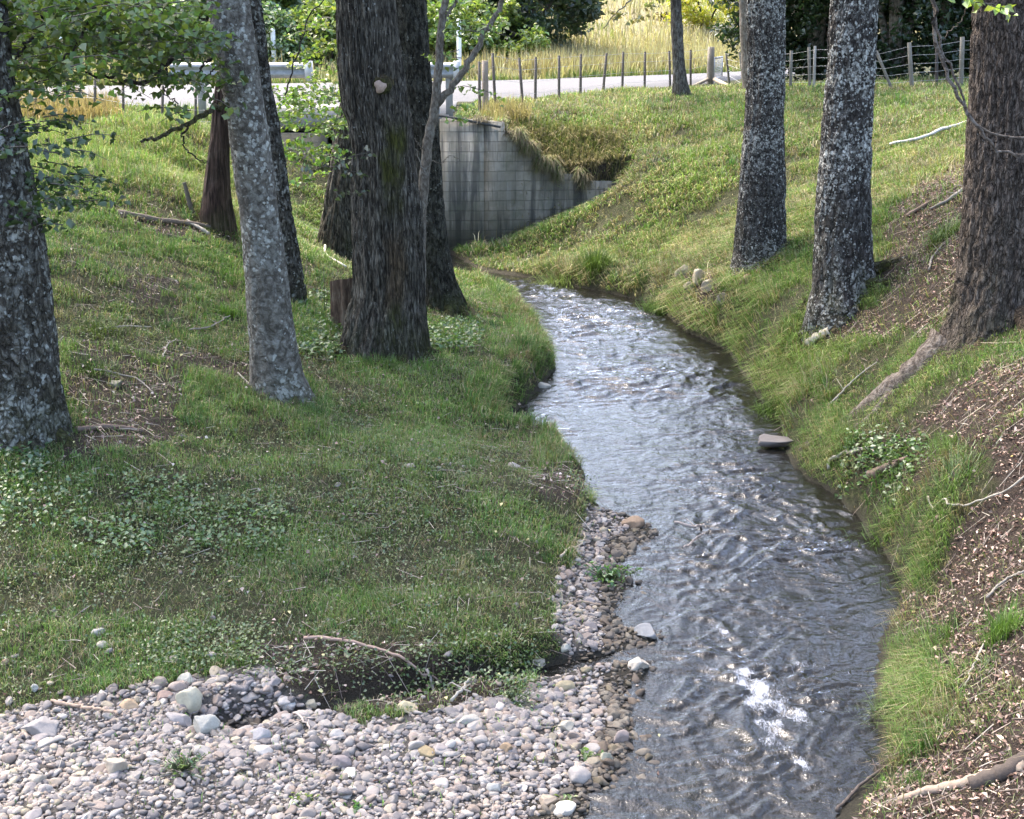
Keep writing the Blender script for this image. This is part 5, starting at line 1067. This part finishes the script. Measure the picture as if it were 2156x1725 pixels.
# tall dry grass beyond the road, on the verge at left and spilling over the wall
def dry_field():
    ps = []
    n = 42000; x = rng.uniform(-16, 9.5, n); yf = np.interp(x, [p[0] for p in ROAD_FAR], [p[1] for p in ROAD_FAR]); y = yf + .2 + rng.beta(1, 2.2, n) * 10
    k = (x > -30); L = rng.uniform(.35, .95, n) * np.clip(.6 + fbm2(x * .5, y * .5, 5, 2) + (y - yf) * .15, .35, 1.1); 
    low = rng.random(n) < .35; C = STRAW[rng.integers(0, 3, n)] * rng.uniform(.95, 1.5, (n, 1)); gk = ((y - yf < 1.6) | (x < -1.5)) & (rng.random(n) < .75); C[gk] = np.array([.14, .19, .05]) * rng.uniform(.7, 1.3, (gk.sum(), 1)); L[gk] *= .45
    ps.append(blades(x, y, L, rng.uniform(.02, .035, n), rng.beta(1.3, 3, n), C))
    n = 26000; x = rng.uniform(-8, 16, n); yf = np.interp(x, [p[0] for p in ROAD_FAR], [p[1] for p in ROAD_FAR]); y = yf + 9 + rng.beta(1, 1.6, n) * 55; x = x * (y / 48); pt_ = fbm2(x * .25, y * .12, 15, 3)
    C = STRAW[rng.integers(0, 3, n)] * np.where(pt_ > .15, .72, 1.2)[:, None] * rng.uniform(.7, 1.25, (n, 1)); gk = pt_ < -.22; C[gk] = np.array([.20, .21, .08]) * rng.uniform(.7, 1.3, (gk.sum(), 1))
    ps.append(blades(x, y, rng.uniform(.25, .7, n) * (1 + .6 * (pt_ > .15)), rng.uniform(.03, .06, n), rng.beta(1.5, 2, n), C))
    # brown dry clump by the left road edge, and over the wall
    for (px0, py0, px1, py1, yy, n, L0, cc) in ((40, 215, 240, 265, 28.2, 3600, .55, (.26, .19, .10)), (1030, 235, 1110, 262, 30.0, 900, .45, (.30, .24, .13)), (1085, 280, 1300, 372, 29.0, 4200, .34, (.24, .20, .11)), (1100, 270, 1300, 345, 29.0, 3400, .3, (.12, .145, .04))):
        q = np.array([hit(a, b) for a, b in zip(rng.uniform(px0, px1, 160), np.interp(rng.random(160), [0, 1], [py0, py1]))]); q = q[np.abs(q[:, 1] - yy) < 3.5]
        kx = rng.integers(0, len(q), n); x = q[kx, 0] + rng.normal(0, .12, n); y = q[kx, 1] + rng.normal(0, .10, n)
        az = rng.normal(-np.pi / 2, 1.0, n); ln = rng.beta(2.5, 1.6, n) if yy > 28.5 and L0 < .4 else rng.beta(1.5, 2.5, n)
        V, Q, T, C = blades(x, y, rng.uniform(.5, 1.2, n) * L0, rng.uniform(.010, .02, n), ln, np.array(cc) * rng.uniform(.55, 1.3, (n, 1)), az, z=hz(x, y))
        ps.append((V, Q, T, C))
    for n, L0, cc, x0, x1 in ((2600, .30, (.20, .165, .095), 1085, 1235), (1800, .26, (.13, .16, .05), 1085, 1225), (500, .14, (.16, .13, .08), 1000, 1090)):
        pxs = rng.uniform(x0, x1, n); x = (pxs - 1078) / F * 29.9; keep_ = fbm2(x * 4, x * 0, 12, 2) > -.28; x = x[keep_]; n = len(x)
        z = np.interp(x, TX, TZ) + rng.uniform(-.02, .10, n); y = np.interp(x, WX, WY) + rng.uniform(-.02, .16, n)
        V, Q, T, C = blades(x, y, rng.uniform(.4, 1.2, n) * L0, rng.uniform(.010, .018, n), rng.uniform(.75, .98, n), np.array(cc) * rng.uniform(.5, 1.3, (n, 1)), rng.normal(-np.pi / 2, .8, n), z=z)
        dr = np.repeat(rng.uniform(.2, 1.1, n) * L0, 5); w5 = np.tile([0, 0, .35, .35, 1.0], n); V[:, 2] -= dr * w5; V[:, 1] -= .04 * w5
        ps.append((V, Q, T, C))
    return join(ps)
V, Q, T, C = dry_field()
tag(mesh_np('dry_grass', V, [Q, T], M_GRASS, C), 'tall straw-coloured dry grass along the road verge and over the wall', 'grass', kind='stuff')
# tussocks
def tussock(px, py, n, L, col, spread, label, wd=.008, erect=.3):
    p = hit(px, py); r = np.random.default_rng(int(px)); x = p[0] + r.normal(0, spread, n); y = p[1] + r.normal(0, spread, n)
    az = np.arctan2(y - p[1], x - p[0]) + r.normal(0, .5, n); ln = np.clip(r.beta(2, 2, n) * 1.0 + (.3 - erect), .05, .98)
    V, Q, T, C = blades(x, y, L * r.uniform(.5, 1.1, n), np.full(n, wd), ln, np.array(col) * r.uniform(.6, 1.35, (n, 1)), az, r)
    b = np.array([p[0], p[1], hz(p[0], p[1])]); tag(mesh_np('tussock', V, [Q, T], M_GRASS, C, False, None, b), label, 'grass tuft', 'tall grass tufts on the banks')
tussock(1252, 572, 520, .62, (.085, .13, .03), .10, 'tall spiky dark green tuft on the right bank near the wall', .012)
tussock(1395, 655, 520, .5, (.075, .13, .028), .12, 'lush drooping tuft over the water below the stones', .011, .1)
tussock(1180, 590, 420, .4, (.12, .16, .05), .2, 'pale drooping tuft at the upstream bend', .011, .0)
tussock(2108, 1345, 260, .30, (.11, .18, .04), .045, 'bright green upright tuft on the leaf litter at right', .006, .35)
tussock(1955, 1470, 170, .22, (.16, .24, .05), .03, 'broad-bladed lime green tuft at the lower right bank', .009, .2)
tussock(1885, 1480, 260, .2, (.085, .115, .05), .10, 'soft grey-green tuft overhanging the water at lower right', .005, .0)
tussock(1990, 1040, 420, .32, (.075, .12, .035), .16, 'drooping green tuft above the bowed pale stick', .007, .0)
tussock(1880, 1085, 260, .28, (.08, .13, .032), .10, 'green tuft leaning to the water under the bank hollow', .007, .0)
tussock(1640, 860, 420, .3, (.075, .125, .028), .12, 'green tuft hanging over the water upstream of the slab', .009, .0)
tussock(1170, 935, 520, .16, (.085, .125, .03), .09, 'mounded grass tuft jutting into the stream from the left bank', .006, .1)
tussock(1990, 500, 300, .35, (.09, .13, .04), .10, 'drooping grass tuft on the upper right slope', .011, .0)
tussock(200, 780, 340, .22, (.06, .10, .022), .12, 'soft dark tuft on the shaded slope right of the left edge trunk', .007, .1)
tussock(215, 695, 260, .25, (.085, .12, .028), .13, 'yellowish tuft on the left slope beside bare soil', .008, .1)
tussock(480, 665, 90, .22, (.11, .19, .03), .05, 'small bright green tuft beside the smooth grey trunk', .011, .4)
tussock(790, 770, 260, .2, (.075, .135, .03), .14, 'green grass tuft at the foot of the massive trunk', .007, .3)

# ------------------------------------------------------------------ low leafy ground cover
def flat_leaves(x, y, size, C, hgt, r=rng, tilt=.5, z0=0.0, asp=.8):
    n = len(x); P = np.stack([x, y, hz(x, y) + hgt + z0], 1)
    return leaf_mesh_data(P, size, C, 1.4, r, asp)
Vs, Ts, Cs = [], [], []; nn = 0
def addl(V, T, C):
    global nn
    Vs.append(V); Ts.append(T + nn); Cs.append(C); nn += len(V)
n = 100000; x = rng.uniform(-5, 3.4, n); y = rng.uniform(7.5, 17, n); z = hz(x, y); g, l, dirt, px, py = zones(x, y, z)
w = np.clip(.55 + 1.1 * fbm2(x * 1.6, y * 1.6, 81, 3), .05, 1); w[(g | (z < .05))] = 0; w[l] *= .1; w[dirt] *= .08
k = (rng.random(n) < w * np.clip(13 / y, .3, 1.2) * .8) & (px > -200) & (px < 1350); x, y = x[k], y[k]; n = len(x)
addl(*flat_leaves(x, y, rng.uniform(.012, .032, n), leafcols(n, (.085, .14, .045), .45, .3), rng.uniform(.01, .06, n)))
for (a0, b0, a1, b1, n, s, c_) in ((0, 1000, 190, 1120, 605, .042, (.095, .17, .055)), (250, 1010, 420, 1100, 440, .04, (.095, .17, .055)), (380, 1070, 600, 1170, 715, .04, (.095, .17, .055)), (180, 1120, 320, 1170, 260, .045, (.10, .18, .07)), (900, 680, 1010, 740, 700, .06, (.10, .18, .06)), (640, 690, 715, 760, 500, .06, (.09, .165, .055)), (650, 620, 700, 690, 300, .06, (.09, .165, .055)),
                                   (1780, 940, 1930, 1010, 700, .055, (.08, .15, .05)), (0, 960, 90, 1010, 200, .05, (.06, .12, .05)), (830, 1400, 1130, 1460, 900, .03, (.075, .13, .04)), (560, 1385, 800, 1430, 500, .026, (.075, .12, .04)), (300, 1330, 560, 1410, 900, .028, (.09, .15, .04)), (1200, 1010, 1250, 1040, 100, .03, (.08, .13, .04))):
    q = np.array([hit(a, b) for a, b in zip(rng.uniform(a0, a1, 150), rng.uniform(b0, b1, 150))]); kx = rng.integers(0, 150, n)
    ce = q[kx]; cl = vn2(ce[:, 0] * 5, ce[:, 1] * 5, 3); x = ce[:, 0] + rng.normal(0, .06, n); y = ce[:, 1] + rng.normal(0, .08, n)
    addl(*flat_leaves(x, y, rng.uniform(.6, 1.3, n) * s, leafcols(n, c_, .3, .15), rng.uniform(.02, .10, n) + .03 * cl))
mesh_gc = mesh_np('ground_cover', np.vstack(Vs), [np.vstack(Ts)], M_LEAF, np.vstack(Cs)); tag(mesh_gc, 'low broad-leaved weeds and clover spread through the bank grass', 'weeds', kind='stuff')
# small plants on the gravel
def weed(px, py, n, s, rad, col, label):
    p = hit(px, py); r = np.random.default_rng(int(px + py)); b = np.array([p[0], p[1], hz(p[0], p[1])]); P = b + r.normal(0, 1, (n, 3)) * np.array([rad, rad, rad * .4]) + [0, 0, rad * .6]; P[:, 2] = np.maximum(P[:, 2], b[2] + .01)
    mb = MB(); V, T, C = leaf_mesh_data(P, r.uniform(.6, 1.3, n) * s, leafcols(n, col, .3, .2, r), .5, r, .55); mb.add(V, (), T, C)
    for q in range(n): mb.tube([b, b * .4 + P[q] * .6, P[q]], [.003, .0025, .0015], 4, col=(.07, .09, .03), caps=False)
    tag(mb.build('weed', M_LEAF, None, b), label, 'plant', 'small weeds growing on the gravel')
weed(388, 1625, 130, .028, .075, (.10, .17, .06), 'leafy green weed in the lower left gravel')
weed(1280, 1222, 150, .045, .10, (.09, .20, .06), 'bright leafy weed at the water side of the spit')
weed(1330, 1215, 30, .04, .05, (.09, .20, .06), 'small leafy weed standing in the shallow water')
weed(1085, 1480, 90, .03, .07, (.11, .19, .07), 'pale green weed on the crest near the ditch mouth')
weed(1240, 1598, 40, .04, .035, (.14, .24, .06), 'bright spiky weed by the tall cream stone')
weed(758, 1705, 22, .045, .03, (.09, .20, .06), 'small round-leaved weed at the bottom of the bar')
weed(640, 1690, 40, .03, .035, (.16, .24, .05), 'yellow-green weed low in the gravel centre')
weed(1195, 1690, 30, .03, .03, (.14, .22, .06), 'tiny yellow-green weed near the large white flat stone')
def stalk(px, py, tops, label, y):
    b = aty(px, py, y); mb = MB()
    for (a, c_) in tops: e = aty(a, c_, y); mb.tube([b, b * .5 + e * .5 + [.006, 0, 0], e], [.006, .005, .003], 5, col=(.07, .08, .035))
    tag(mb.build('stalk', M_WOOD, None, b), label, 'plant stem', 'bare upright plant stems')
stalk(548, 1280 - 1, ((546, 1170),), 'placeholder', 9) if False else None
pa = hit(545, 1280); pa = hit(460, 1062); stalk(462, 1065, ((455, 985), (470, 1000)), 'pair of thin dark stems standing in the left ground cover', pa[1])
pa = hit(1148, 1085); stalk(1148, 1092, ((1150, 1020), (1162, 1030)), 'pair of thin dark stems near the left water edge', pa[1])
pa = hit(682, 665); stalk(684, 668, ((681, 560), (690, 600)), 'tall thin stem left of the stump', pa[1])

# ------------------------------------------------------------------ leaf litter and twigs
Vs, Ts, Cs = [], [], []; nn = 0
LC = np.array([(.20, .135, .105), (.28, .20, .16), (.13, .08, .062), (.36, .28, .23), (.46, .38, .31), (.09, .058, .05), (.26, .175, .15)])
n = 230000; x = rng.uniform(.9, 8.0, n); y = rng.uniform(5.5, 24, n); z = hz(x, y); g, l, dirt, px, py = zones(x, y, z)
w = np.where(l, .95, np.where(dirt, .8, .05)); w = np.where(z < .04, 0, w) * np.where(dirt & ~l, .8, np.clip(11 / y, .35, 1.3)) * np.clip(.75 + .8 * fbm2(x * 2, y * 2, 91, 2), .1, 1); w[(px < 1400)] = 0
k = (rng.random(n) < w) & (px < 2330); x, y = x[k], y[k]; n = len(x); print('litter', n)
C = LC[rng.integers(0, 7, n)] * rng.uniform(.6, 1.3, (n, 1)); yl_ = rng.random(n) < .012; C[yl_] = (.55, .48, .18)
V, T, C = flat_leaves(x, y, np.clip(np.exp(rng.normal(math.log(.026), .42, n)), .010, .065), C * np.array([1.08, 1.0, .96]) * rng.uniform(.55, 1.35, (n, 1)), rng.uniform(.004, .03, n), asp=.5); addl(V, T, C)
n = 18000; x = rng.uniform(-6.5, 1.0, n); y = rng.uniform(7.6, 22, n); z = hz(x, y); g, l, dirt, px, py = zones(x, y, z); w = np.where(dirt, .8, .09); w[g | (z < .04)] = .03
k = rng.random(n) < w; x, y = x[k], y[k]; n = len(x); C = LC[rng.integers(0, 7, n)] * rng.uniform(.7, 1.5, (n, 1)); yl_ = rng.random(n) < .05; C[yl_] = (.55, .48, .22)
addl(*flat_leaves(x, y, rng.uniform(.018, .045, n), C, rng.uniform(.01, .07, n)))
def twigs(n, x0, x1, y0, y1, prob):
    x = rng.uniform(x0, x1, n); y = rng.uniform(y0, y1, n); z = hz(x, y); g, l, dirt, px, py = zones(x, y, z); k = (rng.random(n) < prob(g, l, dirt, px, py)) & (z > .04) & (px > -200) & (px < 2350)
    x, y, z = x[k], y[k], z[k]; n = len(x); az = rng.uniform(0, 6.28, n); L = rng.uniform(.05, .26, n); d = np.stack([np.cos(az), np.sin(az)], 1) * L[:, None]
    x2, y2 = x + d[:, 0], y + d[:, 1]; A_ = np.stack([x, y, z + .015 + .02 * rng.random(n)], 1); B_ = np.stack([x2, y2, hz(x2, y2) + .015 + .03 * rng.random(n)], 1)
    w_ = rng.uniform(.0015, .004, n)[:, None]; s = np.stack([-np.sin(az), np.cos(az), np.zeros(n)], 1) * w_; u = np.array([0, 0, 1.]) * w_ * 1.6
    V = np.stack([A_ - s, A_ + s, A_ + u, B_ - s * .5, B_ + s * .5, B_ + u * .5], 1).reshape(-1, 3); b = np.arange(n)[:, None] * 6
    T = np.concatenate([b + q for q in ([0, 3, 2], [2, 3, 5], [1, 2, 4], [2, 5, 4])]); C = np.array([(.30, .24, .19), (.20, .15, .12), (.40, .35, .28), (.12, .09, .07)])[rng.integers(0, 4, n)] * rng.uniform(.7, 1.2, (n, 1))
    addl(V, T, np.repeat(C, 6, 0))
twigs(16000, 1, 8, 5.5, 24, lambda g, l, d, px, py: np.where(l, .5, np.where(d, .4, .06)) * (px > 1420))
twigs(14000, -6.5, 1, 7.6, 22, lambda g, l, d, px, py: np.where(g, .03, np.where(d, .6, .12)) + .5 * ((py > 1360) & (py < 1480) & (px > 480) & (px < 1130)))
tag(mesh_np('leaf_litter', np.vstack(Vs), [np.vstack(Ts)], M_LITTER, np.vstack(Cs)), 'brown fallen leaves and twigs strewn over the banks', 'leaf litter', kind='stuff')

# ------------------------------------------------------------------ camera, light, world
cam = bpy.data.cameras.new('camera'); co = bpy.data.objects.new('camera', cam); COL.objects.link(co)
co.location = (0, 0, CZ); co.rotation_euler = (math.pi / 2 - PIT, 0, 0)
cam.sensor_width = 36; cam.lens = 36 * F / 2156; cam.clip_end = 3000; cam.clip_start = .1
sc.camera = co
SUN_EL, SUN_AZ = math.radians(54), math.radians(-40)     # azimuth measured from +Y toward +X
su = bpy.data.lights.new('sun', 'SUN'); su.energy = 1.5; su.angle = math.radians(28); su.color = (1, .93, .82)
so = bpy.data.objects.new('sun', su); COL.objects.link(so); so.location = (0, 0, 40)
dirv = Vector((math.sin(SUN_AZ) * math.cos(SUN_EL), math.cos(SUN_AZ) * math.cos(SUN_EL), math.sin(SUN_EL)))
so.rotation_euler = (-dirv).to_track_quat('-Z', 'Y').to_euler()
wd = bpy.data.worlds.new('World'); sc.world = wd; wd.use_nodes = True; nt = wd.node_tree; nt.nodes.clear()
sky = nt.nodes.new('ShaderNodeTexSky'); sky.sky_type = 'NISHITA'; sky.sun_disc = False; sky.sun_elevation = SUN_EL; sky.sun_rotation = SUN_AZ; sky.air_density = .85; sky.dust_density = 3.4; sky.ozone_density = .3
bg = nt.nodes.new('ShaderNodeBackground'); bg.inputs[1].default_value = .15; ow = nt.nodes.new('ShaderNodeOutputWorld')
nt.links.new(sky.outputs[0], bg.inputs[0]); nt.links.new(bg.outputs[0], ow.inputs[0])
sc.view_settings.view_transform = 'Standard'; sc.view_settings.look = 'None'; sc.view_settings.exposure = 2.8; sc.view_settings.gamma = 1.0
sc.render.engine = 'CYCLES'
sc.cycles.max_bounces = 8; sc.cycles.transparent_max_bounces = 12; sc.cycles.diffuse_bounces = 4; sc.cycles.glossy_bounces = 3
